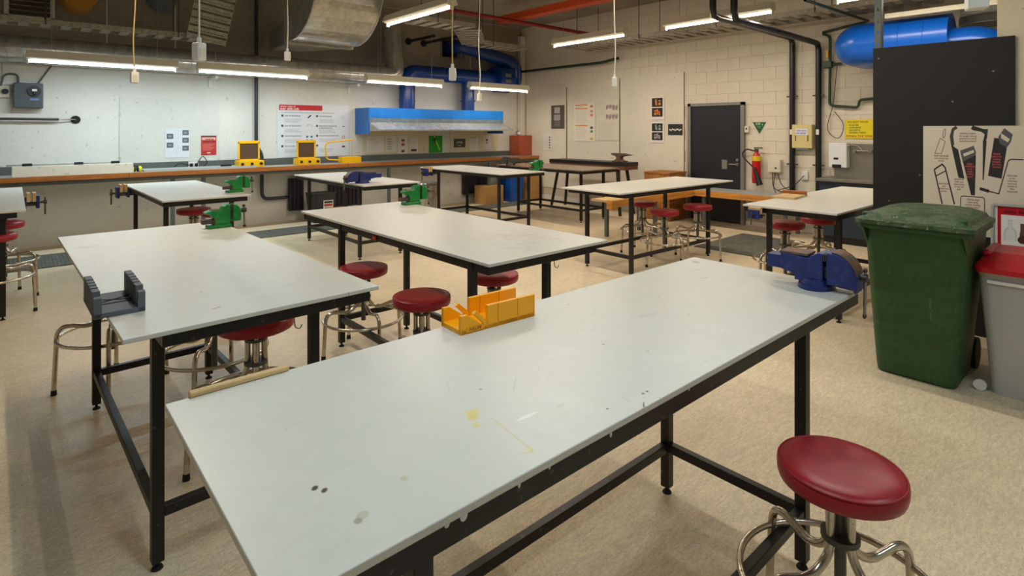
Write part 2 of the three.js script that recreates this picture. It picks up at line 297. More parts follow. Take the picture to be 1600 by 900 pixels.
boardAt(823, 141, 886, .28, 'white wall board in the corner carrying the grey picture');
boardAt(887, 130, 969, .28, 'white wall board carrying the orange and grey notice pages');
boardAt(970, 121, 1070, .28, 'white wall board beside the dark door carrying photo prints');
// boards and panels on the back wall
{
  const a = wz(187, 152, ZB), b = wz(342, 157, ZB); tag(obj('smooth_board', span(a.x, b.x, .99, a.y, ZB + .0045, ZB + .016), M.whiteboard), 'smooth white wall board behind the red notice', 'board');
  const c = wz(4, 98, ZB), d = wz(86, 128, ZB); tag(obj('smooth_board', span(c.x, d.x, d.y, 2.75, ZB + .0045, ZB + .016), M.board), 'pale square board on the wall above the grey isolator box', 'board');
  const e = wz(566, 211, ZB), f = wz(680, 238, ZB), g = wz(703, 212, ZB), h = wz(778, 236, ZB);
  tag(obj('smooth_board', span(e.x, f.x, f.y, 1.62, ZB + .0045, ZB + .016), M.cream), 'cream pin board of white sheets under the left half of the hood', 'board');
  tag(obj('smooth_board', span(g.x, h.x, h.y, 1.62, ZB + .0045, ZB + .016), M.cream), 'cream pin board with the grey card under the right half of the hood', 'board');
}

// ---------------------------------------------------------------- tube lights
function fitting([x, z, h, axis, col, len, k, label], hidden) {
  const t = thing('tube_light', label, 'light', [x, h, z], axis === 'x' ? 0 : PI / 2, 'ceiling tube lights');
  obj('body', rot(extrude([[-.03, .014], [.03, .014], [.085, .034], [.085, .042], [.05, .125], [-.05, .125], [-.085, .042], [-.085, .034]], len, .004), 'y', PI / 2), M.ivory, t);
  for (const s of [-1, 1]) obj('end_cap', box(.02, .06, .05, s * (len / 2 - .012), .0, 0, .004), M.white, t);
  const m = M.tube.clone(); m.color = hexOf(col); m.emissive = hexOf(col); m.emissiveIntensity = 19;
  obj('tube', bar([-len / 2 + .03, -.002, 0], [len / 2 - .03, -.002, 0], .013), m, t);
  const L = new THREE.RectAreaLight(hexOf(col), TUBE_POWER * k, len - .1, .032); L.position.set(0, -.018, 0); L.rotation.x = -PI / 2; t.add(L);
  obj('suspension_wire', [bar([-len * .35, .12, 0], [-len * .35, CEIL - h, 0], .003), bar([len * (x === 2.7 ? .1 : .35), .12, 0], [len * (x === 2.7 ? .1 : .35), CEIL - h, 0], .003)], M.steel, t);
}
FITTINGS.forEach(f => fitting(f));

// ---------------------------------------------------------------- work tables
const TOP = .915;
// top: [x0, x1, z0, z1]; legs: [x0, x1, z0, z1] of leg centres; rail: frame outline; all in metres in the room
function table(label, top, legs, rail, turnDeg, mat, extra = {}) {
  const cx = (top[0] + top[1]) / 2, cz = (top[2] + top[3]) / 2, th = extra.thick || .017;
  const t = thing('work_table', label, 'table', [cx, 0, cz], turnDeg * PI / 180);
  const L = (a) => [a[0] - cx, a[1] - cx, a[2] - cz, a[3] - cz], T = L(top), G = L(legs), R = L(rail);
  const w = T[1] - T[0], d = T[3] - T[2];
  const g = box(w, th, d, 0, 0, 0, .003), p = g.attributes.position, uv = g.attributes.uv;
  for (let i = 0; i < p.count; i++) { const a = p.getX(i) / w + .5, b = p.getZ(i) / d + .5; w > d ? uv.setXY(i, a, 1 - b) : uv.setXY(i, b, a); }
  obj('tabletop', g.translate((T[0] + T[1]) / 2, TOP - th / 2, (T[2] + T[3]) / 2), mat, t);
  const y1 = TOP - th - .001, y0 = y1 - .045, q = .032;
  obj('rail', span(R[0], R[1], y0, y1, R[3] - q, R[3], .003), M.black, t); obj('rail', span(R[0], R[1], y0, y1, R[2], R[2] + q, .003), M.black, t);
  obj('rail', span(R[0], R[0] + q, y0, y1, R[2] + q, R[3] - q, .003), M.black, t); obj('rail', span(R[1] - q, R[1], y0, y1, R[2] + q, R[3] - q, .003), M.black, t);
  const k = .02;
  for (const x of [G[0], G[1]]) for (const z of [G[2], G[3]]) {
    const l = obj('leg', span(x - k, x + k, .028, y1 - .001, z - k, z + k, .003), M.black, t);
    obj('foot', [cyl(.02, .008, x, .004, z, .016), cyl(.007, .03, x, .02, z)], M.rubber, l);
  }
  const sy = .2;
  for (const z of [G[2], G[3]]) obj('stretcher', span(G[0] + k, G[1] - k, sy - .016, sy + .022, z - .016, z + .016, .003), M.black, t);
  for (const x of [G[0], G[1]]) obj('stretcher', span(x - .016, x + .016, sy - .016, sy + .022, G[2] + k, G[3] - k, .003), M.black, t);
  return t;
}
const N = [.275, 2.677, -1.58, -.797];
const tN = table('long white-topped table holding the yellow mitre box and big blue vise', N, [.523, 2.138, -1.388, -.824], [.30, 2.66, -1.56, -.802], -.3, topMats[0]);
const T2 = [.236, 1.150, -4.507, -2.169];
table('white-topped table holding the grey mitre box and a green vise', T2, [.37, .95, -3.96, -2.375], [.35, 1.12, -4.45, -2.19], 1.24, topMats[4]);
const T3 = [1.774, 2.704, -4.615, -2.16];
table('white-topped middle table with a green vise and a red sticker on its rail', T3, [1.80, 2.345, -3.9, -2.33], [1.785, 2.62, -4.58, -2.18], -.15, topMats[5]);
const T4 = [4.759, 7.119, -4.487, -3.621];
table('white-topped table with three red stools near the low wooden bench', T4, [4.99, 6.55, -4.28, -3.65], [4.86, 6.75, -4.46, -3.63], -1.02, topMats[3]);
const T5 = [1.037, 1.833, -8.353, -6.125];
table('white-topped table with a blue wood vise and a green vise', T5, [1.10, 1.69, -7.94, -6.3], [1.05, 1.80, -8.33, -6.14], .73, topMats[1]);
const T6 = [3.143, 3.934, -8.44, -6.20];
table('white-topped table holding a small blue vise near the purple radiator', T6, [3.17, 3.73, -7.93, -6.35], [3.16, 3.90, -8.42, -6.21], -.22, topMats[2]);
const T7 = [5.477, 6.407, -8.64, -6.39];
table('white-topped table near the cardboard box with a blue wood vise', T7, [5.51, 6.13, -8.1, -6.5], [5.49, 6.39, -8.62, -6.40], .41, topMats[3]);
const T9 = [4.912, 7.329, -2.385, -1.605];
table('white-topped table with a wooden bench hook by the sink', T9, [5.08, 6.68, -2.22, -1.65], [4.93, 7.3, -2.37, -1.612], -.69, topMats[2]);
const T0 = [-.80, .085, -8.70, -6.20];
table('white-topped table with stacked red stools under it by the left bench', T0, [-.62, -.06, -8.0, -6.31], [-.78, .03, -8.68, -6.22], 0, topMats[1]);
{ // metal covered table
  const T8 = [6.98, 7.95, -8.3, -6.1];
  table('dark metal-topped table standing before the anvil bench', T8, [7.255, 7.85, -7.97, -6.38], [7.0, 7.93, -8.28, -6.12], 0, M.plate, { thick: .02 });
}
// S hooks on the rails
function hook(x, z, label) { const y = .848; tag(obj('hook', spline([[x, y + .006, z], [x, y - .012, z], [x + .004, y - .034, z + .003], [x + .018, y - .04, z + .008], [x + .026, y - .026, z + .010]], .0025, 24, 6), M.steel), label, 'hook'); }
hook(wz(460, 488, -2.2).x, -2.2, 'wire hook hanging from the grey mitre box table'); hook(wz(866, 400, -2.2).x, -2.2, 'wire hook hanging from the middle table rail'); hook(4.862, wx(920, 303, 4.862).z, 'wire hook hanging from the table with three stools');
tag(obj('sticker', box(.004, .022, .045, 0, 0, 0, .001).translate(1.776, .872, -3.36), M.redPlastic), 'small red sticker on the middle table rail', 'sticker');
{ // dowel along the far edge of the nearest table
  const a = gp(297, 619, TOP + .008), b = gp(455, 577, TOP + .008);
  tag(obj('wooden_batten', span(a.x, b.x, TOP + .0005, TOP + .013, N[2] - .018, N[2] + .006, .004), M.woodPale), 'pale wooden batten lying along the far edge of the nearest white table', 'batten');
}

for (const [px, py, w, h] of [[703, 817, .007, .011], [729, 806, .009, .012], [862, 727, .004, .010], [815, 756, .004, .010], [957, 678, .004, .009], [1008, 634, .003, .010], [1033, 626, .003, .010], [1078, 604, .003, .012]]) {
  const p = wz(px, py, -.80), o = obj('paint_drip', new THREE.SphereGeometry(1, 12, 8).scale(w, h, .0022), M.white, tN); o.position.set(p.x - tN.position.x, p.y, -.801 - tN.position.z);
}
// ---------------------------------------------------------------- stools
function stool(px, py, w, label, o = {}) {
  // seat centre from its pixel, at the distance its width gives (seats are 34 cm across)
  const d = o.d || F * .34 / w, r = (px - 800) / F * d, h = EYE - (py - Y0) * d / F;
  const t = thing('stool', label, 'stool', [d * S + r * C, 0, -d * C + r * S], o.turn ?? rr(0, 1.5), 'red work stools');
  stoolParts(t, h, o);
}
function stoolParts(t, h, o = {}) {
  const R = .17, tilt = o.tilt || 0;
  const seat = obj('seat', lathe([[0, -.05], [R - .02, -.05], [R - .004, -.042], [R, -.028], [R + .001, -.008], [R - .006, .004], [R - .02, .011], [R - .05, .015], [0, .018]], 40).rotateX(tilt).translate(0, h, 0), o.seatMat || M.vinyl, t);
  obj('piping', new THREE.TorusGeometry(R - .004, .0035, 6, 48).rotateX(PI / 2).translate(0, .003, 0).rotateX(tilt).translate(0, h, 0), o.seatMat || M.vinyl, seat);
  const cTop = h - .052, ch = o.ch || Math.max(.42, h - .17);           // leg cluster
  obj('screw_post', [cyl(.016, cTop - .22, 0, (cTop + .22) / 2, 0), cyl(.06, .02, 0, cTop - .01, 0, .085)], M.cast, t);
  obj('collar', cyl(.052, .016, 0, ch - .035, 0), M.cast, t); obj('collar', cyl(.05, .012, 0, cTop - .045, 0), M.cast, t);
  for (let i = 0; i < 4; i++) {
    const a = i * PI / 2 + .78, c = Math.cos(a), s = Math.sin(a), q = (r, y) => [r * c, y, r * s];
    const l = obj('leg', pipe([q(.036, cTop - .025), q(.036, ch - .08), q(.11, ch - .135), q(.27, ch - .10), q(.287, .02)], .0128, .085, 12, 70), M.chrome, t);
    obj('foot', cyl(.016, .03, .287 * c, .015, .287 * s, .014, 14), M.rubber, l);
  }
  obj('foot_ring', new THREE.TorusGeometry(.276, .0105, 10, 56).rotateX(PI / 2).translate(0, ch - .185, 0), M.chrome, t);
}
stool(1313, 731, 0, 'red stool standing in the open beside the nearest table', { d: 1.66, turn: .35 });
stool(659, 463, 90, 'red stool between the yellow mitre box and the middle table', { turn: .2 });
stool(568, 418, 74, 'red stool beside the back leg of the middle table', { turn: .7 });
stool(772, 428, 76, 'red stool pushed under the near end of the middle table', { turn: .4 });
stool(400, 497, 112, 'red stool poking out from under the grey mitre box table', { turn: .5 });
stool(335, 430, 0, 'red stool hidden under the grey mitre box table beside another', { d: 3.2, ch: .515, turn: .2 });
stool(176, 400, 0, 'red stool hidden under the far side of the grey mitre box table', { d: 3.5, ch: .515, turn: .6 });
stool(2, 349, 0, 'upper red stool under the table by the left bench', { d: 5.3, turn: .3 });
stool(-14, 368, 0, 'lower red stool under the table by the left bench', { d: 4.7, turn: .9 });
stool(303, 327, 48, 'red stool under the table with two vises, beside its leg', { turn: .3 });
stool(338, 331, 0, 'red stool under the table with two vises, behind the other', { d: 6.9, turn: .8 });
stool(1004, 316, 0, 'red stool half hidden behind the table near the low wooden bench', { d: 7.3, turn: .2 });
stool(1038, 329, 45, 'red stool in front of the table near the low wooden bench', { turn: .6 });
stool(1090, 321, 43, 'red stool at the table corner before the dark door', { turn: .9 });
stool(1227, 348, 56, 'red stool with a raised post under the bench hook table', { turn: .3 });
stool(1279, 341, 0, 'red stool farther under the bench hook table', { d: 5.85, turn: .7 });

// ---------------------------------------------------------------- vises
// engineer's vise: jaws open along local +x, base at the origin
function vise(p, turn, mat, label, sc = 1, big = false) {
  const t = thing('bench_vise', label, 'vise', p, turn); t.scale.setScalar(sc); const W = big ? .12 : .075, jx = big ? .055 : .055, jy = big ? .165 : .157, sx = big ? .22 : .127, sy = big ? .075 : .104;
  obj('base', big ? [cyl(.098, .02, 0, .010, 0, .094, 36), cyl(.085, .03, 0, .03, 0, .075, 36)] : [box(.145, .022, .09, -.01, .011, 0, .006), box(.10, .02, .07, .005, .026, 0, .005)], mat, t);
  obj('fixed_jaw', extrude(big ? [[-.10, .03], [.05, .03], [.055, .06], [.055, .162], [.035, .165], [0, .150], [-.03, .136], [-.06, .138], [-.175, .146], [-.18, .135], [-.18, .07], [-.10, .055]]
    : [[-.04, .024], [.045, .024], [.055, .045], [.055, .155], [.035, .158], [.012, .142], [.003, .122], [-.066, .122], [-.10, .110], [-.094, .097], [-.062, .086], [-.044, .066]], W, .006), mat, t);
  obj('anvil_cap', big ? box(.16, .012, W * .96, -.105, .146, 0, .004) : box(.06, .006, W * .8, -.035, .1235, 0, .002), M.rust, t);
  obj('slide_bar', big ? box(.10, .06, .085, -.215, .097, 0, .005) : box(.085, .03, .04, -.075, .046, 0, .004), big ? mat : M.rust, t);
  const arch = []; for (let k = 0; k <= 12; k++) { const a = k / 12 * PI * .62; arch.push([.10 + .128 * Math.sin(a), .052 + .118 * Math.cos(a)]); }
  obj('moving_jaw', extrude(big ? [[.072, .03], [.205, .022], ...arch.slice().reverse(), [.072, .170]] : [[.073, .036], [.122, .036], [.128, .045], [.128, .112], [.118, .132], [.10, .150], [.073, .157]], W, .008), mat, t);
  if (big) obj('worn_crown', extrude([...arch.slice(0, 9), ...arch.slice(0, 9).reverse().map(([x, y]) => [x + .003 * (x - .1) / .1, y + .004])], W * .9, 0), M.rust, t);
  obj('slide_core', box(.06, .05, W * .55, .064, .075, 0, .003), M.darkSteel, t);
  obj('jaw_plate', box(.007, .03, W, jx + .004, jy - .02, 0, .001), M.darkSteel, t); obj('jaw_plate', box(.007, .03, W, jx + .014, jy - .02, 0, .001), M.darkSteel, t);
  obj('screw', [bar([sx, sy, 0], [sx + .03, sy, 0], .013), rot(cyl(.017, .024, 0, 0, 0), 'z', PI / 2).translate(sx + .03, sy, 0)], M.darkSteel, t);
  const l = big ? .16 : .11, hd = obj('handle', bar([sx + .03, sy + .03, -.005], [sx + .03, sy - l, .01], big ? .008 : .006), M.steel, t);
  obj('handle_knob', new THREE.SphereGeometry(.011, 12, 8).translate(sx + .03, sy + .03, -.005), M.darkSteel, hd); obj('handle_knob', new THREE.SphereGeometry(.011, 12, 8).translate(sx + .03, sy - l, .01), M.darkSteel, hd);
  return t;
}
const onTop = (px, py) => { const q = gp(px, py, TOP); return [q.x, TOP, q.z]; };
vise([2.56, TOP, -.925], -PI / 2 + .05, M.viseBlue, 'large worn blue vise on the corner of the nearest table', 1.0, true).scale.set(.72, .95, .9);
vise(onTop(344, 355), .05, M.viseGreen, 'green vise on the far corner of the grey mitre box table', 1.0);
vise(onTop(644, 319), .0, M.viseGreen, 'green vise on the far corner of the middle table', 1.08);
vise(onTop(368, 300), .1, M.viseGreen, 'green vise on the table with a wood vise at its other end', 1.1);
vise(onTop(836, 266), .0, M.viseGreen, 'green vise on the table near the cardboard box', 1.1);
vise(onTop(566, 286), PI - .1, M.viseBlue, 'small blue vise on the table near the purple radiator', .92, true);
vise(onTop(798, 258), 2.4, M.darkSteel, 'dark greasy vise on the metal-topped table', .95, true);
// woodworking vise hung under a table end, jaw facing local +x
function woodVise(p, turn, label, sc = 1) {
  const t = thing('wood_vise', label, 'vise', p, turn); t.scale.setScalar(sc);
  obj('jaw', box(.03, .13, .17, .11, -.06, 0, .006), M.viseBlue, t);
  obj('jaw_rear', box(.025, .11, .16, .01, -.065, 0, .005), M.viseBlue, t);
  obj('wood_pad', box(.028, .09, .17, .082, -.012, 0, .003), M.woodPale, t); obj('wood_pad', box(.028, .09, .17, .036, -.012, 0, .003), M.woodPale, t);
  obj('guide_rod', [bar([-.12, -.09, .05], [.11, -.09, .05], .01), bar([-.12, -.09, -.05], [.11, -.09, -.05], .01), bar([-.15, -.07, 0], [.17, -.07, 0], .012)], M.darkSteel, t);
  obj('handle', bar([.17, -.02, 0], [.17, -.20, .01], .008), M.rust, t); obj('spindle_head', rot(cyl(.02, .03, 0, 0, 0), 'z', PI / 2).translate(.17, -.07, 0), M.darkSteel, t);
}
woodVise([.085, TOP - .01, -7.60], 0, 'blue wood-jawed vise on the end of the table by the left bench');
woodVise([1.037, TOP - .01, -8.05], PI, 'blue wood-jawed vise on the table with a green vise at its other end');
woodVise([5.477, TOP - .01, -8.30], PI, 'blue wood-jawed vise on the table near the cardboard box');
woodVise([4.922, TOP - .035, -2.27], PI, 'blue wood-jawed vise under the corner of the bench hook table', .62);

// ---------------------------------------------------------------- mitre boxes
{ // yellow, on the nearest table
  const a = gp(720, 525, TOP), b = gp(835, 494, TOP), c = gp(682, 512, TOP), len = a.distanceTo(b), wid = .122, turn = -Math.atan2(b.z - a.z, b.x - a.x);
  const t = thing('mitre_box', 'yellow plastic mitre box on the nearest white table', 'mitre box', [a.x, TOP, a.z], turn); t.userData.label = 'yellow plastic mitre box with black lettering on the nearest white table';
  obj('base', [span(0, len, 0, .016, -wid, 0, .002), box(.03, .006, .05, .05, .004, -wid / 2, .001)], M.mitreYellow, t);
  const wall = (z, segs) => segs.forEach(s => obj('side_wall', extrude(s, .014, .0015).translate(0, 0, z), M.mitreYellow, t));
  const H = .078, h2 = .05;
  const front = [[[0, 0], [0, H * .8], [.025, H * .8], [.09, .016], [.09, 0]], [[.092, 0], [.092, .02], [.05, .06], [.062, .068], [.105, .03], [.105, 0]], [[.107, 0], [.107, H], [.15, H], [.15, 0]], [[.152, 0], [.152, H], [.235, H], [.235, 0]], [[.237, 0], [.237, H], [.312, H], [.312, 0]], [[.314, 0], [.314, H], [len, H], [len, 0]]];
  wall(-.007, front); wall(-wid + .007, front.map(s => s.map(([x, y]) => [x, y])));
  const txt = canvasTex(256, 64, (g, w, h) => { g.fillStyle = '#f7a600'; g.fillRect(0, 0, w, h); g.fillStyle = '#15130f'; g.font = 'italic bold 50px sans-serif'; g.textAlign = 'center'; g.textBaseline = 'middle'; g.fillText('FULLER', w / 2, h / 2 + 2); });
  obj('lettering', box(.07, .017, .0012, .055, .014, .0008), std(0xffffff, .5, 0, { map: txt }), t);
}
{ // grey, on the corner of the left table
  const o = gp(166, 499, TOP), t = thing('mitre_box', 'grey slotted mitre box on the corner of the left white table', 'mitre box', [.23, TOP, -2.30], PI / 2 + .02);
  const len = .30, w = .155; t.position.set(.213, TOP + .0005, -2.45);
  obj('base', [span(0, len, 0, .018, 0, w, .002)], M.mitreGrey, t);
  for (const z of [.012, w - .012]) {
    obj('side_wall', extrude([[0, 0], [0, .072], [.014, .076], [.03, .018], [.03, 0]], .024, .0015).translate(0, 0, z), M.mitreGrey, t);
    [[.042, .05], [.1, .034], [.143, .03], [.182, .034], [.225, .07]].forEach(([x, a], i) => obj('side_wall', extrude([[x, 0], [x, .088 + .002 * i], [x + a, .088 + .002 * i], [x + a, 0]], .024, .0015).translate(0, 0, z), M.mitreGrey, t));
  }
  obj('saw_groove', [box(.003, .003, w * .8, .12, .019, w / 2), rot(box(.003, .003, w * .9, 0, 0, 0), 'y', .5).translate(.17, .019, w / 2), rot(box(.003, .003, w * .9, 0, 0, 0), 'y', -.5).translate(.17, .019, w / 2)], M.dark, t);
}
{ // bench hook on the right table
  const a = gp(1217, 309, TOP), b = gp(1264, 309, TOP), c = gp(1279, 303, TOP), t = thing('bench_hook', 'wooden bench hook lying on the table by the sink', 'bench hook', [5.42, TOP, -2.2], -.35);
  obj('bed', span(-.02, .34, 0, .02, -.11, .11, .003), M.woodPale, t); obj('stop', span(-.06, 0, .0, .05, -.11, .11, .003), M.woodBench, t);
  const q = gp(1240, 306, TOP); t.position.set(q.x, TOP, q.z); t.rotation.y = PI + .1;
}

// ---------------------------------------------------------------- bench along the back wall
const BZ = -9.28, BH = .985;
{
  const b = thing('timber_bench', 'long timber-edged bench with a grey top running along the back wall', 'bench', [3, 0, -9.6]);
  const g = (x0, x1, y0, y1, z0, z1, r) => span(x0 - 3, x1 - 3, y0, y1, z0 + 9.6, z1 + 9.6, r);
  obj('bench_top', g(XL, 9.1, BH - .03, BH, ZB + .02, BZ - .035), M.lightGrey, b);
  for (const [x0, x1] of [[XL, 1.2], [1.2, 4.4], [4.4, 7.1], [7.1, 9.1]]) obj('front_edge', g(x0 + .002, x1 - .002, BH - .062, BH + .004, BZ - .035, BZ, .004), M.woodBench, b);
  obj('under_rail', g(XL, 9.1, BH - .11, BH - .065, BZ - .08, BZ - .04), M.greyPaint, b);
  for (const px of [270, 318, 608, 765]) { const x = wz(px, 300, BZ - .06).x; obj('leg', g(x - .025, x + .025, 0, BH - .11, BZ - .09, BZ - .04, .003), M.greyPaint, b); }
  obj('upstand', g(XL, 8.95, BH, BH + .11, ZB, ZB + .02), M.greyPaint, b);
}
// mats in front of the bench and beside the tables
const floorMat = (x0, x1, z0, z1, label) => tag(obj('floor_mat', span(x0, x1, .0, .012, z0, z1, .004), M.mat), label, 'mat');
{ const a = gp(0, 425, 0), b = gp(100, 402, 0); floorMat(-2.4, .9, -9.2, -8.35, 'grey rubber mat on the floor before the left end of the bench'); floorMat(1.5, 4.1, -9.15, -8.55, 'grey rubber mat by the foot of the curved pipe'); floorMat(4.6, 8.3, -9.2, -8.7, 'grey rubber mat before the cardboard box'); floorMat(6.9, 8.3, -4.05, -3.15, 'grey rubber mat before the low wooden bench'); }
// things on the bench
{
  const y = BH, at = (px, py) => wz(px, py, -9.4);
  const a = at(15, 276), b = at(207, 267); tag(obj('sheet_board', span(a.x + .02, b.x, y + .005, y + .135, -9.44, -9.33, .003), M.board), 'long pale board set on edge on the bench under the isolator box', 'board');
  const c = thing('bar_clamp', 'black-handled bar clamp lying behind the pale board', 'clamp', [at(90, 262).x, y + .15, -9.42]);
  obj('bar', bar([-.5, 0, 0], [.62, 0, 0], .008), M.steel, c); for (const x of [-.3, .22, .62]) obj('grip', box(.10, .04, .035, x, 0, 0, .01), M.rubber, c);
  const e = thing('ear_muffs', 'yellow ear muffs lying on the bench', 'ear muffs', [at(213, 268).x, y, -9.42]);
  for (const s of [-1, 1]) obj('cup', [new THREE.SphereGeometry(.045, 18, 12).scale(.62, 1, 1).translate(s * .045, .045, 0)], std(0xd8d81c, .45), e);
  for (const s of [-1, 1]) obj('cushion', rot(cyl(.036, .02, 0, 0, 0), 'z', PI / 2).translate(s * .018, .045, 0), M.rubber, e);
  obj('headband', new THREE.TorusGeometry(.045, .006, 6, 20, PI).rotateY(0).translate(0, .045, -.03), M.rubber, e);
  const f = at(225, 266), g = at(400, 258); tag(obj('metal_sheet', span(f.x, g.x, y + .0005, y + .03, -9.75, -9.38, .001), M.lightGrey), 'grey steel sheet lying flat on the bench beside the ear muffs', 'sheet');
  tag(obj('tool_handle', box(.16, .03, .035, at(356, 262).x, y + .046, -9.5, .01), M.rubber), 'black tool handle on the grey steel sheet', 'tool');
  const s = thing('socket_outlet', 'white socket with black plugs on the bench upstand', 'socket', [wz(302, 246, ZB + .02).x, y + .06, ZB + .02]);
  obj('plate', box(.14, .09, .03, 0, 0, .015, .004), M.white, s); obj('plug', [box(.04, .05, .04, -.035, -.01, .045, .006), box(.04, .05, .04, .035, -.01, .045, .006)], M.rubber, s);
  obj('flex', [spline([[-.035, -.02, .06], [-.2, .02, .07], [-.3, -.04, .1]], .006), spline([[.035, 0, .06], [.12, .12, .06], [.18, .02, .06], [.1, -.05, .1]], .006)], M.rubber, s);
}
// two yellow machines with upright framed guards
function guard(px, label) {
  const q = wz(px, 257, -9.45), t = thing('guard_machine', label, 'machine', [q.x, BH, -9.52], 0, 'yellow bench machines');
  obj('base_box', box(.38, .11, .24, 0, .056, 0, .008), M.yellow, t);
  obj('frame', [box(.025, .30, .03, -.15, .25, -.03, .003), box(.025, .30, .03, .15, .25, -.03, .003), box(.325, .045, .03, 0, .40, -.03, .003), box(.325, .02, .03, 0, .12, -.03, .003)], M.yellow, t);
  obj('mesh_panel', box(.27, .26, .012, 0, .255, -.035), M.heaterMesh, t);
  obj('knob', [rot(cyl(.02, .03, 0, 0, 0), 'x', PI / 2).translate(-.14, .06, .13), rot(cyl(.02, .03, 0, 0, 0), 'x', PI / 2).translate(0, .06, .13), rot(cyl(.022, .03, 0, 0, 0), 'x', PI / 2).translate(.14, .06, .13)], M.rubber, t);
}
guard(392, 'yellow framed bench machine beside the dark vertical pipe'); guard(482, 'yellow framed bench machine under the workshop rules sign');
{ // wire cutter with a bent arm
  const q = wz(547, 251, -9.45), t = thing('wire_cutter', 'yellow hot wire cutter with a bent tube arm on the bench', 'machine', [q.x, BH, -9.5]);
  obj('base', box(.36, .12, .18, .02, .06, 0, .006), M.yellow, t); obj('arm', pipe([[-.18, .06, 0], [-.42, .08, 0], [-.44, .37, 0], [.08, .42, 0]], .013, .08), M.yellow, t);
  obj('cutting_wire', bar([.06, .12, 0], [.06, .40, 0], .0015), M.steel, t); obj('foot', [box(.04, .02, .04, -.12, .01, .06), box(.04, .02, .04, .16, .01, .06)], M.rubber, t);
}
{ // terracotta box and a white hand
  const t = thing('cabinet_box', 'terracotta painted metal box on the bench in the corner', 'box', [8.7, BH, -9.52]);
  obj('body', span(0, .4, 0, .47, -.35, 0, .008), M.terracotta, t); obj('latch', [span(.06, .09, .0, .02, 0, .01), span(.3, .33, .0, .02, 0, .01)], M.steel, t);
  const s = thing('safety_goggles', 'small white safety goggles lying on the terracotta box', 'goggles', [8.86, BH + .471, -9.7]);
  obj('lens', new THREE.SphereGeometry(.05, 16, 10).scale(1, .9, .6).translate(0, .04, 0), M.white, s); obj('strap', new THREE.TorusGeometry(.05, .008, 6, 20).translate(0, .05, -.05), M.rubber, s);
}

// ---------------------------------------------------------------- under the bench
{
  const rad = (px0, px1, label) => { const a = wz(px0, 300, ZB + .12), b = wz(px1, 300, ZB + .12), w = b.x - a.x, t = thing('radiator', label, 'radiator', [a.x, 0, ZB + .05]);
    for (let i = 0, n = Math.max(3, Math.round(w / .07)); i < n; i++) obj('fin', box(w / n - .004, .56, .09, (i + .5) * w / n, .46, .03, .012), M.purple, t);
    obj('bracket', box(w, .03, .03, w / 2, .22, .0), M.purple, t); };
  rad(452, 475, 'dark purple radiator beside the curved pipe'); rad(515, 562, 'dark purple radiator behind the small blue vise table'); rad(725, 762, 'dark purple radiator behind the cardboard box'); rad(782, 800, 'dark purple radiator by the blue bin');
  const q = wz(501, 333, -9.45), t = thing('bucket_bin', 'dark plastic bin with a white label under the bench', 'bin', [q.x, 0, -9.45]);
  obj('body', loft([[0, -.16, .16, -.16, .16, .05], [.48, -.2, .2, -.2, .2, .06], [.5, -.21, .21, -.21, .21, .06]]), std(0x2c2c2e, .5), t);
  const lab = canvasTex(128, 160, (g, w, h) => { g.fillStyle = '#e4dfd2'; g.fillRect(0, 0, w, h); g.fillStyle = '#20242c'; g.fillRect(8, 10, 112, 26); g.fillStyle = '#b8342c'; g.fillRect(8, 44, 112, 30); g.fillStyle = '#3a4a7a'; for (let i = 0; i < 6; i++) g.fillRect(12, 84 + i * 11, 60 + (i % 3) * 16, 5); g.fillStyle = '#d08a2c'; g.fillRect(84, 86, 34, 60); });
  obj('label', box(.17, .22, .004, .05, .28, .188).rotateX(.04), std(0xffffff, .6, 0, { map: lab }), t);
  const d = thing('galvanised_bin', 'galvanised metal dustbin standing before the bench', 'bin', [5.69, 0, -8.76]);
  obj('body', lathe([[0, .01], [.17, .01], [.175, .04], [.20, .55], [.208, .57], [.2, .59], [0, .59]], 32), M.galv, d); obj('handle', new THREE.TorusGeometry(.05, .008, 6, 16, PI).translate(0, .42, .2), M.steel, d); obj('lid', [cyl(.215, .03, 0, .605, 0, .2)], M.galv, d);
  const b = thing('cardboard_box', 'brown cardboard box on the floor under the bench', 'box', [wz(764, 321, -9.4).x, 0, -9.4]);
  obj('body', box(.5, .38, .38, 0, .191, 0, .006), M.card, b); obj('printed_mark', box(.1, .12, .003, .14, .22, .1905), std(0xc9985a, .8), b); obj('flap', [box(.246, .004, .38, -.125, .384, 0), box(.246, .004, .38, .125, .384, 0)], M.card, b);
  const k = wz(799, 318, -9.4), n = thing('blue_bin', 'blue plastic bin under the bench in the corner', 'bin', [k.x, 0, -9.4]);
  obj('body', loft([[0, -.17, .17, -.17, .17, .03], [.52, -.21, .21, -.21, .21, .03], [.54, -.22, .22, -.22, .22, .03]]), M.bluePlastic, n); obj('lid', box(.46, .03, .46, 0, .557, 0, .01), std(0x0b3f86, .45), n);
  const c2 = thing('tall_carton', 'tall brown cardboard carton in the corner below the terracotta box', 'box', [wz(829, 316, -9.3).x - .03, 0, -9.3]);
  obj('body', box(.30, .62, .36, 0, .311, 0, .006), M.card, c2);
  const cp = wz(401, 300, -9.80);
  tag(obj('drain_pipe', pipe([[cp.x, CEIL - .01, -9.82], [cp.x, 1.32, -9.82], [cp.x + .09, 1.18, -9.82], [cp.x + .09, .42, -9.82], [cp.x + .5, .42, -9.82], [cp.x + .5, .42, -9.88]], .029, .12, 12), std(0x303335, .45)), 'dark vertical pipe beside the workshop rules sign bending under the bench', 'pipe');
}

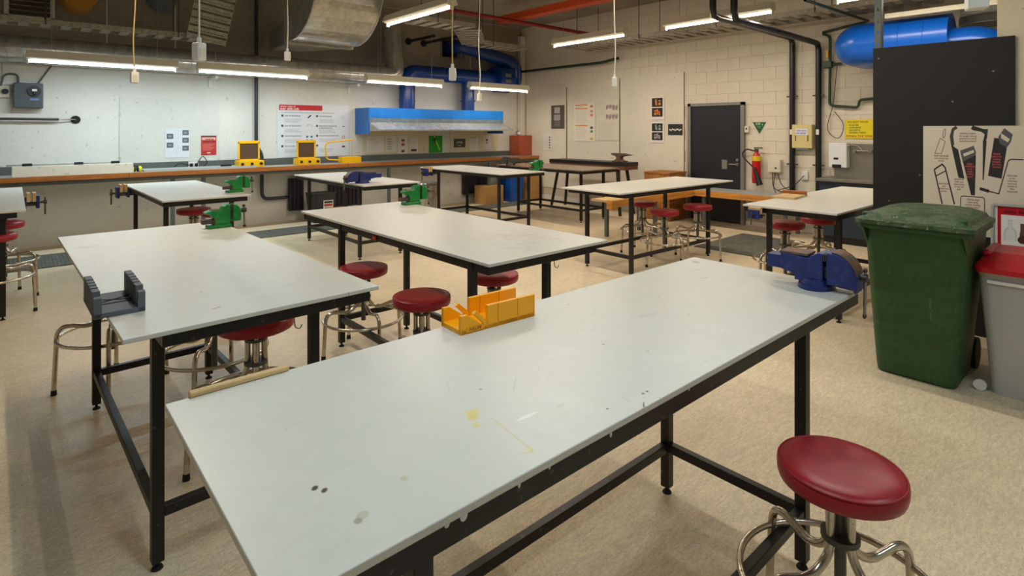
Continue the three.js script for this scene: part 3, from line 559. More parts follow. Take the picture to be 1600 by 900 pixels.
// ---------------------------------------------------------------- hood and blue ducts
{
  const t = thing('fume_hood', 'blue fume hood with a galvanised skirt above the back bench', 'hood', [6.45, 0, -9.6]);
  const g = (x0, x1, y0, y1, z0, z1, r) => span(x0 - 6.45, x1 - 6.45, y0, y1, z0 + 9.6, z1 + 9.6, r);
  obj('canopy', g(4.85, 8.05, 1.80, 1.99, ZB, -9.35, .004), M.hood, t);
  obj('scuffed_strip', g(4.852, 8.048, 1.72, 1.80, ZB, -9.352), met(std(0x9db4d0, .4, .3, { map: galvTex })), t);
  const sk = extrude([[ZB + 9.6, 1.55], [-9.0 + 9.6, 1.565], [-9.0 + 9.6, 1.59], [-9.35 + 9.6, 1.72], [ZB + 9.6, 1.72]], 3.2, 0).rotateY(-PI / 2);
  obj('skirt', sk.translate(0, 0, 0), M.galv, t);
  obj('cheek', [g(4.84, 4.852, 1.5, 1.99, ZB, -9.35)], M.hood, t); obj('cheek', [g(8.048, 8.06, 1.5, 1.99, ZB, -9.35)], M.hood, t);
  obj('rivet', [-1.5, -1.2, -.4, .5, 1.3].map(x => new THREE.SphereGeometry(.008, 8, 6).translate(x, 1.985, .25)), M.steel, t);
  const d = thing('blue_ductwork', 'dark blue round ducts rising from the hood to a boxy fan', 'duct', [6.4, 0, -9.6]);
  const x1 = wz(636, 150, -9.62).x - 6.4, x2 = wz(731, 150, -9.62).x - 6.4, yh = 2.72, xe = wz(770, 110, -9.62).x - 6.4;
  obj('riser', pipe([[x1, 1.985, -.02], [x1, yh, -.02], [xe, yh, -.02]], .155, .2, 24, 60), M.duct, d); obj('riser', pipe([[x2, 1.985, -.02], [x2, yh - .04, -.02]], .14, .1, 24), M.duct, d);
  for (const [x, y] of [[x1, 2.15], [x1, 2.4], [x2, 2.2]]) obj('joint_band', cyl(.162, .03, x, y, -.02), M.duct, d);
  obj('fan_housing', rot(cyl(.30, .42, 0, 0, 0, .30, 8), 'z', PI / 2).translate(xe + .22, yh, .0), M.duct, d); obj('data_plate', box(.16, .2, .004, xe + .2, yh, .285), M.steel, d);
  const xq = wz(815, 110, -9.5).x - 6.4, xa = wz(700, 75, -9.7).x - 6.4;
  const hx = (HO[0] + HO[1]) / 2 - 6.4, hy = (HO[2] + HO[3]) / 2 + .03;
  obj('upper_pipe', pipe([[hx, hy, -.85], [hx, hy, .02], [xq - .1, 3.1, .0], [xq - .1, 2.65, 0], [xe + .4, 2.6, 0]], .15, .25, 24, 110), M.duct, d);
}
{ // frame round the hole that the upper blue pipe runs into
  const w = HO[1] - HO[0], h = HO[3] - HO[2], t = thing('opening_frame', 'steel frame round the square wall opening behind the upper blue pipe', 'frame', [(HO[0] + HO[1]) / 2, (HO[2] + HO[3]) / 2, ZB + .005]);
  obj('frame_bar', box(w + .06, .03, .02, 0, h / 2 + .015, .01), M.frame, t); obj('frame_bar', box(w + .06, .03, .02, 0, -h / 2 - .015, .01), M.frame, t); obj('frame_bar', box(.03, h, .02, -w / 2 - .015, 0, .01), M.frame, t); obj('frame_bar', box(.03, h, .02, w / 2 + .015, 0, .01), M.frame, t);
}
{ // spiral duct with its brackets
  const xEnd = wz(612, 120, -9.45).x, t = thing('spiral_duct', 'long galvanised spiral duct along the back wall above the tube lights', 'duct', [1.5, 2.6, -9.45]);
  obj('duct', rot(new THREE.CylinderGeometry(.178, .178, xEnd - XL - .02, 36, 1, true), 'z', PI / 2).translate((xEnd + XL + .02) / 2 - 1.5, 0, 0), M.galv, t);
  const ribs = []; for (let x = XL + .05; x < xEnd; x += .155) ribs.push(rot(new THREE.TorusGeometry(.1785, .0035, 5, 30), 'y', PI / 2).translate(x - 1.5, 0, 0)); obj('seam', ribs, M.galv, t);
  obj('elbow', pipe([[xEnd - 1.5 - .3, 0, 0], [xEnd - 1.5 + .07, 0, 0], [xEnd - 1.5 + .07, .95, -.1]], .18, .3, 28, 40), M.galv, t);
  for (const px of [340, 562]) { const x = wz(px, 125, -9.45).x - 1.5; obj('bracket', [box(.05, .04, .40, x, -.205, -.23), box(.05, .16, .02, x, -.26, -.435)], M.white, t); }
}
{ // big galvanised elbow dropping from the ceiling towards the back wall
  const t = thing('duct_elbow', 'big galvanised sheet metal duct elbow hanging from the ceiling', 'duct', [0, 0, 0]);
  const cxm = (wz(470, 70, -8.0).x + wz(580, 70, -8.0).x) / 2 - .24, W = .95, R = .85;
  const y0 = 2.84, pts = []; const zc = -7.75;
  // outline in (z, y): outer sweep from vertical to horizontal
  for (let i = 0; i <= 16; i++) { const th = i / 16 * PI / 2; pts.push([zc + R * Math.cos(th) - .1, y0 + R - R * Math.sin(th)]); }
  const outer = [[zc + R - .1, CEIL - .005], ...pts, [zc - .35, y0], [zc - .35, y0 + .45], [zc - .1, y0 + .45], [zc + .15, y0 + .6], [zc + .25, y0 + R], [zc + .25, CEIL - .005]];
  const g = extrude(outer, W, 0).rotateY(-PI / 2).translate(cxm, 0, 0);
  t.position.set(cxm, y0, zc); obj('body', g.translate(-cxm, -y0, -zc), M.galv, t);
  obj('flange', [span(-W / 2 - .03, W / 2 + .03, -.03, .48, -.36, -.32), span(-W / 2 - .03, W / 2 + .03, -.03, .48, -.30, -.27)], M.tray, t);
  const edge = s => pipe([[s * W / 2, CEIL - y0 - .005, R - .1], ...pts.map(p => [s * W / 2, p[1] - y0, p[0] - zc])], .012, .02, 6, 60); obj('seam', edge(-1), M.galv, t); obj('seam', edge(1), M.galv, t);
  obj('transition', loft([[0, -.4, .4, -.02, .45, .02], [1.55, -.2, .2, .05, .35, .05]]).rotateX(-PI / 2).translate(0, 0, -.36), M.galv, t);
}
// cable trays: perforated side rails with slats between them
function tray(pts, w, label, y, hgt = .07) {
  const t = thing('cable_tray', label, 'cable tray', [pts[0][0], y, pts[0][1]]), o = pts[0];
  for (let i = 0; i + 1 < pts.length; i++) {
    const a = V(pts[i][0] - o[0], 0, pts[i][1] - o[1]), b = V(pts[i + 1][0] - o[0], 0, pts[i + 1][1] - o[1]), L = a.distanceTo(b), an = -Math.atan2(b.z - a.z, b.x - a.x);
    const m = a.clone().add(b).multiplyScalar(.5), put = g => g.rotateY(an).translate(m.x, 0, m.z);
    for (const s of [-1, 1]) { const n = Math.floor(L / .09), hs = []; for (let k = 0; k < n; k++) { const x = -L / 2 + (k + .5) * L / n; hs.push([[x - .008, .026], [x + .008, .026], [x + .008, .044], [x - .008, .044]]); }
      obj('side_rail', put(extrude([[-L / 2, 0], [L / 2, 0], [L / 2, hgt], [-L / 2, hgt]], .004, 0, hs).translate(0, 0, s * w / 2)), M.tray, t); }
    for (let x = -L / 2 + .3; x < L / 2; x += 1.4) for (const s of [-1, 1]) obj('hanger_rod', put(cyl(.006, CEIL - y, x, (CEIL - y) / 2, s * (w / 2 + .012), .006, 8)), M.darkSteel, t);
    for (let x = -L / 2 + .1; x < L / 2; x += .2) obj('rung', put(box(.1, .012, w - .006, x, .008, 0)), M.tray, t);
  }
  return t;
}
tray([[-2.8, -8.95], [2.15, -8.95]], .32, 'cable tray running over the spiral duct', 2.85);
tray([[4.3, -7.0], [5.3, -7.0], [6.3, -8.15], [7.5, -8.15]], .42, 'bent cable tray hung near the blue ducts', 3.14);
tray([[8.27, -7.4], [8.27, -1.62]], .6, 'long cable tray running above the dark door', 3.14);
{ // tray section turned up towards the ceiling at the upper left
  const a = wz(290, 60, -8.75), b = wz(352, 60, -8.75), w = b.x - a.x, t = thing('cable_tray', 'short cable tray section turned up above the spiral duct', 'cable tray', [(a.x + b.x) / 2, 2.80, -8.75]); t.rotation.z = -.14; t.rotation.x = .25;
  for (const x of [-w / 2, w / 2]) obj('side_rail', box(.006, 1.0, .07, x, .5, -.03), M.tray, t);
  for (let k = 0; k < 9; k++) { const hs = []; for (let q = 0; q < 9; q++) { const x = -w / 2 + .06 + q * (w - .1) / 9; hs.push([[x, .02], [x + .03, .02], [x + .03, .032], [x, .032]]); } obj('rung', extrude([[-w / 2, 0], [w / 2, 0], [w / 2, .075], [-w / 2, .075]], .006, 0, hs).translate(0, .02 + k * .105, 0), M.tray, t); }
}
// overhead steel and pipes
tag(obj('ceiling_beam', span(6.9, 7.1, 3.62, 3.74, -8.2, -3.9), M.orange), 'orange painted steel beam under the ceiling', 'beam');
tag(obj('sprinkler_pipe', bar([5.1, 3.56, -7.6], [8.9, 3.56, -7.6], .035), M.redPipe), 'red sprinkler pipe under the ceiling', 'pipe');
tag(obj('stub_pipe', [bar([wz(637, 66, ZB).x, 3.37, ZB + .0], [wz(637, 66, ZB).x, 3.37, -8.95], .03), cyl(.07, .02, 0, 0, 0).rotateX(PI / 2).translate(wz(637, 66, ZB).x, 3.37, ZB + .03)], M.blackPipe), 'left black stub pipe out of the back wall', 'pipe');
tag(obj('stub_pipe', [bar([wz(661, 69, ZB).x, 3.37, ZB + .0], [wz(661, 69, ZB).x, 3.37, -8.7], .03), cyl(.07, .02, 0, 0, 0).rotateX(PI / 2).translate(wz(661, 69, ZB).x, 3.37, ZB + .03)], M.blackPipe), 'right black stub pipe out of the back wall', 'pipe');
tag(obj('green_pipe', pipe([[8.95, 2.95, -9.7], [8.95, 2.95, -7.3], [8.95, 3.0, -6.9]], .03, .1), M.greenPipe), 'dark green pipe under the tray above the pin boards', 'pipe');
{
  const a = wz(10, 24, ZB), b = wz(82, 24, ZB), w = b.x - a.x, t = thing('vent_grille', 'louvred vent grille high on the back wall', 'vent', [(a.x + b.x) / 2, a.y + .25, ZB + .015]);
  obj('backing', box(w, .5, .004, 0, 0, .002), M.concrete, t); obj('frame', [box(w + .06, .05, .03, 0, -.26, .015), box(w + .06, .05, .03, 0, .26, .015), box(.05, .56, .03, -w / 2, 0, .015), box(.05, .56, .03, w / 2, 0, .015)], M.ivory, t);
  for (let k = 0; k < 7; k++) obj('slat', rot(box(w - .04, .05, .006, 0, 0, 0), 'x', .6).translate(0, -.2 + k * .066, .02), M.mesh, t);
  const c = wz(122, 19, ZB + .2), d = wz(254, 12, ZB + .2);
  tag(obj('duct_end', rot(cyl(.2, .5, 0, 0, 0), 'x', PI / 2).translate(c.x, c.y + .2, ZB + .25), M.orangeDuct), 'orange round duct end high on the back wall', 'duct');
  tag(obj('duct_end', rot(cyl(.2, .5, 0, 0, 0), 'x', PI / 2.4).translate(d.x, d.y + .2, ZB + .3), M.greyPaint), 'grey round duct end high on the back wall', 'duct');
}

// ---------------------------------------------------------------- wall electrics on the left
{
  const q = wz(44, 150, ZB), t = thing('isolator_box', 'dark grey isolator switch box on the back wall', 'switch box', [q.x, q.y, ZB + .012]);
  obj('casing', box(.30, .33, .14, 0, 0, .07, .012), std(0x4a4e54, .45), t); obj('switch_knob', [cyl(.07, .03, 0, 0, 0).rotateX(PI / 2).translate(.06, .06, .155), box(.03, .1, .03, .06, .06, .18, .006)], M.blackPlain, t);
  obj('indicator', box(.05, .03, .004, .06, .07, .197), M.white, t); obj('label_plate', box(.09, .025, .004, .06, -.05, .142), std(0x5f7fc0, .5), t);
  const u = wz(5, 143, ZB), s = thing('switch_socket', 'ivory round-dial switch beside the isolator box', 'switch', [u.x, u.y, ZB]);
  obj('plate', box(.13, .16, .05, 0, 0, .025, .006), M.ivory, s); obj('dial', cyl(.035, .03, 0, 0, 0).rotateX(PI / 2).translate(.02, 0, .06), M.blackPlain, s);
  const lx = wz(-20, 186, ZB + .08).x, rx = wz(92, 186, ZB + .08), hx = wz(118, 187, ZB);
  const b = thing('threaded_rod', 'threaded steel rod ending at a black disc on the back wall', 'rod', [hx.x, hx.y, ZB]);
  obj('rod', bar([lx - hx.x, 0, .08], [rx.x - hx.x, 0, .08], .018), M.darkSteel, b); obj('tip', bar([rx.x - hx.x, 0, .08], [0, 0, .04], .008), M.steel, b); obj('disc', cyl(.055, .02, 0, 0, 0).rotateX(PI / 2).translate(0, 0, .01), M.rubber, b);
  tag(obj('conduit', [pipe([[q.x - .1, q.y + .17, ZB + .05], [q.x - .1, q.y + .28, ZB + .05], [q.x - .24, q.y + .28, ZB + .05], [q.x - .27, q.y + .12, ZB + .05]], .012, .08), bar([q.x + .1, q.y + .17, ZB + .05], [q.x + .24, q.y + .42, ZB + .05], .010)], M.greyPaint), 'grey cable conduits above the isolator box', 'conduit');
}

// ---------------------------------------------------------------- prints and signs
function printBack(name, px0, py0, px1, py1, w, h, draw, label, cat, z = ZB + .017) {
  const a = wz(px0, py0, z), b = wz(px1, py1, z), m = std(0xffffff, .55, 0, { map: canvasTex(w, h, draw) });
  const o = shade(new THREE.Mesh(new THREE.BoxGeometry(b.x - a.x, a.y - b.y, .004), m)); o.name = numbered(name); o.position.set((a.x + b.x) / 2, (a.y + b.y) / 2, z + .002); scene.add(o); tag(o, label, cat); return o;
}
function printRight(name, px0, py0, px1, py1, w, h, draw, label, cat, x = XW - .024) {
  const a = wx(px0, py0, x), b = wx(px1, py1, x), m = std(0xffffff, .6, 0, { map: canvasTex(w, h, draw) });
  const o = shade(new THREE.Mesh(new THREE.BoxGeometry(b.z - a.z, a.y - b.y, .004), m)); o.name = numbered(name); o.position.set(x - .003, (a.y + b.y) / 2, (a.z + b.z) / 2); o.rotation.y = -PI / 2; scene.add(o); tag(o, label, cat); return o;
}
// print too small to read in the photograph: word-like rows of short strokes
function scrawl(g, x, y, w, h, c) { g.fillStyle = c; let k = x, i = 0; while (k < x + w - 2) { const word = h * (1.4 + 2.2 * hash(i, x | 0, y | 0)); for (let q = 0; q < word && k + q < x + w; q += h * .42) g.fillRect(k + q, y - h * (.6 + .4 * hash(i, q | 0, 3)), h * .24, h * (.6 + .4 * hash(i, q | 0, 3))); g.fillRect(k, y - h * .22, Math.min(word, x + w - k), h * .16); k += word + h * .6; i++; } }
const bg = (g, w, h, c) => { g.fillStyle = c; g.fillRect(0, 0, w, h); };
const lines = (g, x, y, w, n, step, c = '#7c7c80', th = 2) => { g.fillStyle = c; for (let i = 0; i < n; i++) g.fillRect(x, y + i * step, w * (.7 + .3 * hash(i, x | 0, y | 0)), th); };
printBack('safety_notice', 433, 161, 545, 243, 768, 576, (g, w, h) => {
  bg(g, w, h, '#dfe4ec'); g.fillStyle = '#c8232b'; g.beginPath(); g.roundRect(18, 14, 450, 58, 8); g.fill(); scrawl(g, 30, 40, 150, 18, '#f4c8c8'); scrawl(g, 30, 66, 190, 22, '#f8dede');
  scrawl(g, 40, 100, 560, 10, '#85888f');
  const items = [['Use of Workshop', 'Housekeeping'], ['Use of Machinery', 'Machinery Guarding\n& Maintenance'], ['Safety Equipment', 'Chemicals & Materials'], ['Dress Code', '']];
  items.forEach((r, i) => r.forEach((s, j) => { const x = 40 + j * 360, y = 120 + i * 108; g.fillStyle = '#4a4d54'; g.fillRect(x, y, 22, 22); g.font = 'bold 20px sans-serif'; s.split('\n').forEach((q, k) => g.fillText(q, x + 34, y + 18 + k * 22)); lines(g, x + 34, y + 46 + (s.includes('\n') ? 8 : 0), 200, 4, 11); }));
  g.save(); g.translate(330, 138); g.rotate(-.8); g.fillStyle = '#22242a'; g.fillRect(-22, -8, 44, 14); g.restore(); g.strokeStyle = '#b08a60'; g.lineWidth = 4; g.beginPath(); g.arc(330, 250, 28, PI, 0); g.stroke();
  g.fillStyle = '#2a6ea8'; for (const [x, y] of [[306, 356], [352, 356], [306, 396], [352, 396]]) { g.beginPath(); g.arc(x, y, 12, 0, 7); g.fill(); }
  g.strokeStyle = '#c02a2a'; g.lineWidth = 5; g.strokeRect(690, 350, 26, 26); g.fillStyle = '#5a3040'; g.fillRect(688, 462, 34, 18); g.fillStyle = '#333'; g.fillRect(692, 240, 26, 8); lines(g, 690, 130, 24, 3, 14, '#888');
}, 'large white safety notice with a red heading and icons on the back wall', 'notice', ZB + .0045);
printBack('diagram_sheet', 258, 201, 296, 246, 320, 400, (g, w, h) => { bg(g, w, h, '#d9dee4'); g.fillStyle = '#5b6068'; for (const [x, y] of [[225, 20], [20, 70], [225, 125], [20, 190], [225, 235]]) { g.fillRect(x, y, 85, 70); g.fillStyle = '#8a9098'; g.fillRect(x + 18, y + 22, 46, 28); g.fillStyle = '#5b6068'; } lines(g, 110, 30, 90, 14, 24, '#9aa0a8'); }, 'pale instruction sheet of small grey photographs on the back wall', 'sheet', ZB + .017);
printBack('red_notice', 314, 212, 338, 242, 180, 240, (g, w, h) => { bg(g, w, h, '#b8342f'); g.fillStyle = '#e8a898'; g.fillRect(10, 20, 160, 34); g.fillStyle = '#5a2020'; g.fillRect(0, 0, w, 18); scrawl(g, 52, 52, 96, 16, '#3a1a18'); scrawl(g, 20, 82, 146, 18, '#3a1a18'); g.fillStyle = '#d8806c'; for (let i = 0; i < 6; i++) g.fillRect(20, 104 + i * 14, 140 - (i % 3) * 20, 5); g.fillStyle = '#f0d0c4'; g.fillRect(70, 206, 40, 12); }, 'small red and black printed notice on the back wall', 'notice', ZB + .017);
const sheet = (g, w, h, c = '#e6e3dc') => { bg(g, w, h, c); lines(g, w * .1, h * .14, w * .7, 12, h * .062, '#a8a49c', 2); };
printBack('paper_sheet', 573, 213, 600, 238, 200, 240, (g, w, h) => sheet(g, w, h), 'white typed sheet pinned at the left of the hood board', 'sheet');
printBack('paper_sheet', 602, 213, 619, 237, 160, 220, (g, w, h) => { sheet(g, w, h); g.fillStyle = '#4a4a50'; for (let i = 0; i < 5; i++) g.fillRect(30, 40 + i * 34, 60, 6); }, 'white sheet of short black headings under the hood', 'sheet');
printBack('paper_sheet', 622, 212, 637, 240, 140, 240, (g, w, h) => { bg(g, w, h, '#e8e4e0'); g.fillStyle = '#b04048'; g.fillRect(48, 46, 44, 34); g.fillRect(48, 100, 44, 34); g.fillStyle = '#84323a'; g.fillRect(48, 190, 44, 30); }, 'narrow white sheet with red symbols under the hood', 'sheet');
printBack('paper_sheet', 640, 216, 653, 238, 140, 220, (g, w, h) => { sheet(g, w, h); g.fillStyle = '#3a3a3c'; g.fillRect(20, 168, 96, 34); }, 'white sheet with a dark picture strip under the hood', 'sheet');
printBack('green_poster', 670, 212, 691, 238, 200, 240, (g, w, h) => { bg(g, w, h, '#189a20'); g.strokeStyle = '#a8e818'; g.lineWidth = 16; g.beginPath(); g.moveTo(80, 10); g.quadraticCurveTo(120, 110, 160, 210); g.stroke(); g.fillStyle = '#0d3d12'; g.fillRect(60, 30, 46, 56); }, 'bright green poster under the hood', 'poster');
printBack('grey_card', 709, 217, 727, 230, 220, 150, (g, w, h) => { bg(g, w, h, '#4a4744'); scrawl(g, 60, 52, 100, 16, '#d8d4cc'); scrawl(g, 46, 76, 130, 18, '#e8e4dc'); scrawl(g, 72, 126, 74, 20, '#d8d4cc'); }, 'dark grey card with white lettering under the hood', 'card');
printBack('paper_sheet', 734, 214, 747, 235, 140, 220, (g, w, h) => { sheet(g, w, h); g.fillStyle = '#7ab830'; g.fillRect(8, 6, 110, 14); }, 'white sheet with a green heading under the hood', 'sheet');
printBack('paper_sheet', 755, 212, 767, 233, 140, 220, (g, w, h) => { bg(g, w, h, '#e8e2de'); g.fillStyle = '#b03a44'; g.fillRect(46, 54, 36, 34); g.fillRect(52, 104, 24, 24); }, 'white sheet with red marks at the right of the hood board', 'sheet');
// right wall
printRight('grey_picture', 861.5, 165, 882, 201, 160, 260, (g, w, h) => { bg(g, w, h, '#585048'); g.fillStyle = '#b6aca6'; g.fillRect(38, 22, 70, 66); g.fillStyle = '#a49c9c'; g.fillRect(34, 104, 78, 66); g.fillStyle = '#6f675e'; g.fillRect(40, 178, 70, 60); g.fillStyle = '#3f3a34'; g.fillRect(116, 0, 4, h); }, 'tall grey picture with pale squares on the corner board', 'picture');
printRight('paper_sheet', 849, 209, 862, 235, 160, 220, (g, w, h) => { sheet(g, w, h); g.fillStyle = '#303034'; for (let i = 0; i < 5; i++) g.fillRect(112, 40 + i * 34, 22, 18); }, 'white sheet with small black symbols below the grey picture', 'sheet');
printRight('notice_page', 897.5, 162, 930, 221, 320, 520, (g, w, h) => { bg(g, w, h, '#ece4d6'); g.fillStyle = '#e08a2a'; g.fillRect(16, 16, 190, 16); g.fillRect(16, 66, 190, 14); g.fillRect(16, 300, 190, 14); lines(g, 16, 44, 170, 2, 10); lines(g, 16, 96, 190, 16, 12, '#b0a89c'); lines(g, 16, 328, 180, 14, 12, '#b0a89c'); for (const [y, c] of [[30, '#b06a3a'], [96, '#d88a6a'], [150, '#d87a5a'], [320, '#4a3a7a'], [370, '#2a9a4a'], [470, '#d8b02a']]) { g.fillStyle = c; g.fillRect(250, y, 36, 32); } }, 'white notice page with orange headings on the wall board', 'notice');
printRight('notice_page', 932, 157, 967.5, 220, 320, 520, (g, w, h) => { bg(g, w, h, '#e4dccc'); lines(g, 16, 20, 130, 12, 16, '#b0a89c'); lines(g, 16, 280, 270, 18, 13, '#b0a89c'); seed = 77; for (const y of [90, 210]) for (let i = 0; i < 15; i++) { g.fillStyle = ['#8a4a44', '#4a5a4a', '#6a6470', '#b08080'][i % 4]; g.fillRect(140 + i * 11, y - rr(10, 34), 7, rr(40, 66)); } }, 'white notice page with rows of coloured figures on the wall board', 'notice');
const photo = (a, b) => (g, w, h) => { bg(g, w, h, '#e8e4e0'); for (const [y, c] of [[14, a], [112, b]]) { g.fillStyle = '#221e1e'; g.fillRect(16, y, 108, 88); g.fillStyle = c; for (let i = 0; i < 9; i++) { g.beginPath(); g.ellipse(70 + 24 * Math.sin(i * 2.1 + y), y + 44 + 22 * Math.cos(i * 1.7), 13, 8, i, 0, 7); g.fill(); } } };
printRight('photo_print', 1016.5, 151.5, 1038, 187, 140, 230, photo('#d8883a', '#d87a22'), 'print with two orange photographs on black on the wall board', 'print');
printRight('photo_print', 1016.5, 191, 1038, 223.5, 140, 230, photo('#9aa0a0', '#b0a0a8'), 'print with two pale photographs on black on the wall board', 'print');
printRight('photo_print', 1044, 194, 1066.5, 211, 240, 180, (g, w, h) => { bg(g, w, h, '#262a2c'); g.fillStyle = '#ddd8d0'; for (let i = 0; i < 9; i++) { g.save(); g.translate(30 + i * 23, 92 + 10 * Math.sin(i * 2)); g.rotate(i); g.fillRect(-11, -12, 22, 24); g.restore(); } }, 'black print with white shapes beside the dark door', 'print');
{ // triangular extinguisher sign
  const a = wx(1176, 191, XW - .014), b = wx(1197, 191, XW - .014), w = (b.z - a.z), q = (a.z + b.z) / 2, h = w * .86;
  const t = thing('triangle_sign', 'green triangular sign marked CO2 beside the door', 'sign', [XW - .014, a.y, q], -PI / 2);
  obj('plate', extrude([[-w / 2, 0], [w / 2, 0], [0, -h]], .004), M.green, t);
  const tx = canvasTex(256, 100, (g, W, H) => { bg(g, W, H, '#1d5b2a'); g.fillStyle = '#dff0dc'; g.textAlign = 'center'; g.font = 'bold 92px sans-serif'; g.fillText('CO', W / 2 - 30, 78); g.font = 'bold 62px sans-serif'; g.fillText('2', W / 2 + 82, 94); });
  obj('lettering', new THREE.BoxGeometry(w * .70, h * .27, .002).translate(0, -h * .155, .003), std(0xffffff, .5, 0, { map: tx }), t);
  const sx = canvasTex(128, 128, (g, W, H) => { bg(g, W, H, '#1d5b2a'); scrawl(g, 6, 34, 116, 18, '#9cc8a0'); scrawl(g, 22, 66, 84, 18, '#9cc8a0'); scrawl(g, 44, 100, 40, 18, '#9cc8a0'); });
  obj('small_print', new THREE.BoxGeometry(w * .34, h * .32, .002).translate(0, -h * .46, .003), std(0xffffff, .5, 0, { map: sx }), t);
}
printRight('warning_sign', 1320.5, 187, 1380, 217, 420, 220, (g, w, h) => { bg(g, w, h, '#e8d81c'); g.fillStyle = '#b0401c'; g.font = 'bold 34px sans-serif'; g.fillText('DO NOT POUR', 30, 40); g.fillStyle = '#2e2a16'; g.font = 'bold 26px sans-serif'; ['-PLASTER', '-CONCRETE', '-SOLVENTS', '-ENAMEL PAINT'].forEach((s, i) => g.fillText(s, 40, 74 + i * 29)); g.fillStyle = '#b0401c'; g.font = 'bold 38px sans-serif'; g.fillText('DOWN THE SINK', 12, 206); }, 'yellow warning sign above the sink', 'sign', XW - .016);

// ---------------------------------------------------------------- along the right wall
{
  const q = wx(1182, 286, XW - .1), t = thing('fire_extinguisher', 'red fire extinguisher with a yellow band and black horn on the wall', 'extinguisher', [XW - .1, q.y, q.z]);
  obj('cylinder', lathe([[0, 0], [.06, 0], [.066, .02], [.066, .40], [.05, .46], [.025, .49], [.02, .52], [0, .52]], 24), M.extinguisher, t); obj('band', cyl(.0675, .08, 0, .40, 0), std(0xe8c81c, .4), t);
  obj('valve', [box(.04, .05, .06, 0, .53, 0, .006), box(.02, .02, .14, 0, .57, .03, .005)], M.darkSteel, t); obj('hose', spline([[0, .52, -.03], [-.02, .54, -.16], [-.03, .46, -.22], [-.05, .30, -.08], [-.06, .24, .0]], .011), M.hose, t);
  obj('horn', bar([-.07, .25, .0], [-.08, -.02, .09], .022, .05), M.hose, t);
  const bx = (px, py, w, h, dd, mat, name, label, cat) => { const p = wx(px, py, XW); const o = thing(name, label, cat, [XW - .013, p.y, p.z]); obj('casing', box(dd, h, w, -dd / 2, 0, 0, .008), mat, o); return o; };
  const sw = bx(1169, 202, .07, .11, .05, M.ivory, 'light_switch', 'small grey switch box between the door and the CO2 sign', 'switch'); obj('button', box(.01, .03, .02, -.054, .01, 0, .002), M.blackPlain, sw);
  const ch = bx(1214, 259, .2, .2, .1, M.ivory, 'junction_box', 'cream junction box with black cables above the low bench', 'box'); obj('knob', rot(cyl(.012, .02, 0, 0, 0), 'z', PI / 2).translate(-.105, -.03, .03), M.blackPlain, ch);
  obj('cable', [spline([[-.05, -.1, -.04], [-.08, -.35, -.0], [-.12, -.42, .3], [-.2, -.44, .4]], .006), spline([[-.05, -.1, .03], [-.07, -.3, .12], [-.1, -.4, .3]], .006), spline([[-.05, -.1, 0], [-.06, -.34, -.02], [-.1, -.46, .05]], .006)], M.hose, ch);
  const so = bx(1259, 274, .09, .14, .03, M.white, 'double_socket', 'white double socket between the black pipes', 'socket'); obj('cable', spline([[-.05, 0, 0], [-.12, -.15, -.12], [-.16, -.24, -.34]], .006), M.hose, so);
  // drain pipes: down the wall, across under the ceiling, up
  const dp = (px, pyB, pxI, label, yb) => { const w = wx(px, pyB, XW - .07), inn = wz(pxI, 25, w.z); const t2 = thing('drain_stack', label, 'pipe', [XW - .07, 0, w.z]); const xi = inn.x - (XW - .07), y = w.y;
    obj('pipe', pipe([[0, yb, 0], [0, y, 0], [xi, y + .02, 0], [xi, CEIL - .01, 0]], .042, .08, 14), M.blackPipe, t2); obj('clip', [box(.03, .02, .16, 0, 2.1, 0), box(.03, .02, .16, 0, 1.05, 0)], M.darkSteel, t2); obj('label_tag', box(.004, .08, .04, -.044, 1.55, 0), M.white, t2); };
  dp(1238, 60, 1114, 'black drain pipe beside the cream junction box', .58); dp(1279, 68, 1147, 'black drain pipe beside the soap dispenser', .58);
  const pd = bx(1258, 213, .29, .36, .12, std(0xd9c98c, .5), 'towel_dispenser', 'cream paper towel dispenser between the black pipes', 'dispenser');
  for (const z of [-.09, .09]) obj('slot', box(.004, .09, .012, -.121, -.03, z), M.dark, pd); obj('paper', box(.07, .03, .2, -.06, -.19, 0, .012), std(0x9cc0d8, .7), pd);
  const tx = canvasTex(200, 110, (g, w, h) => { bg(g, w, h, '#dcdce8'); scrawl(g, 22, 46, 156, 24, '#5a62a8'); scrawl(g, 14, 88, 164, 24, '#5a62a8'); });
  obj('paper_label', new THREE.BoxGeometry(.18, .1, .003).rotateY(-PI / 2).translate(-.122, .07, 0), std(0xffffff, .6, 0, { map: tx }), pd);
  const sd = bx(1314, 242, .24, .36, .13, M.whiteGloss, 'soap_dispenser', 'white soap dispenser on the wall above the sink', 'dispenser');
  obj('window', box(.004, .03, .06, -.132, -.05, -.02), M.dark, sd); obj('pump', box(.05, .05, .12, -.12, -.16, -.01, .008), M.blackPlain, sd);
  // sink: splashback, worktop, cupboard
  const s0 = wx(1304, 224, XW), s1 = -1.2, sk = thing('sink_unit', 'grey sink counter with a dark blue front by the wall', 'sink', [XW - .0065, 0, -2.6]);
  const g = (x0, x1, y0, y1, z0, z1, r) => span(x0, x1, y0, y1, z0 + 2.6, z1 + 2.6, r);
  obj('splashback', g(-.008, 0, .90, s0.y, s0.z, s1), M.steel, sk); obj('counter', g(-.6, 0, .86, .90, -3.10, s1, .004), M.steel, sk); obj('cupboard', g(-.56, 0, .1, .86, -3.06, s1), M.darkBlue, sk); obj('plinth', g(-.5, 0, 0, .1, -3.04, s1), M.blackPlain, sk);
  const tp = wx(1350, 236, XW - .02); const tap = thing('tap', 'chrome wall taps above the sink counter', 'tap', [XW - .02, tp.y, tp.z]);
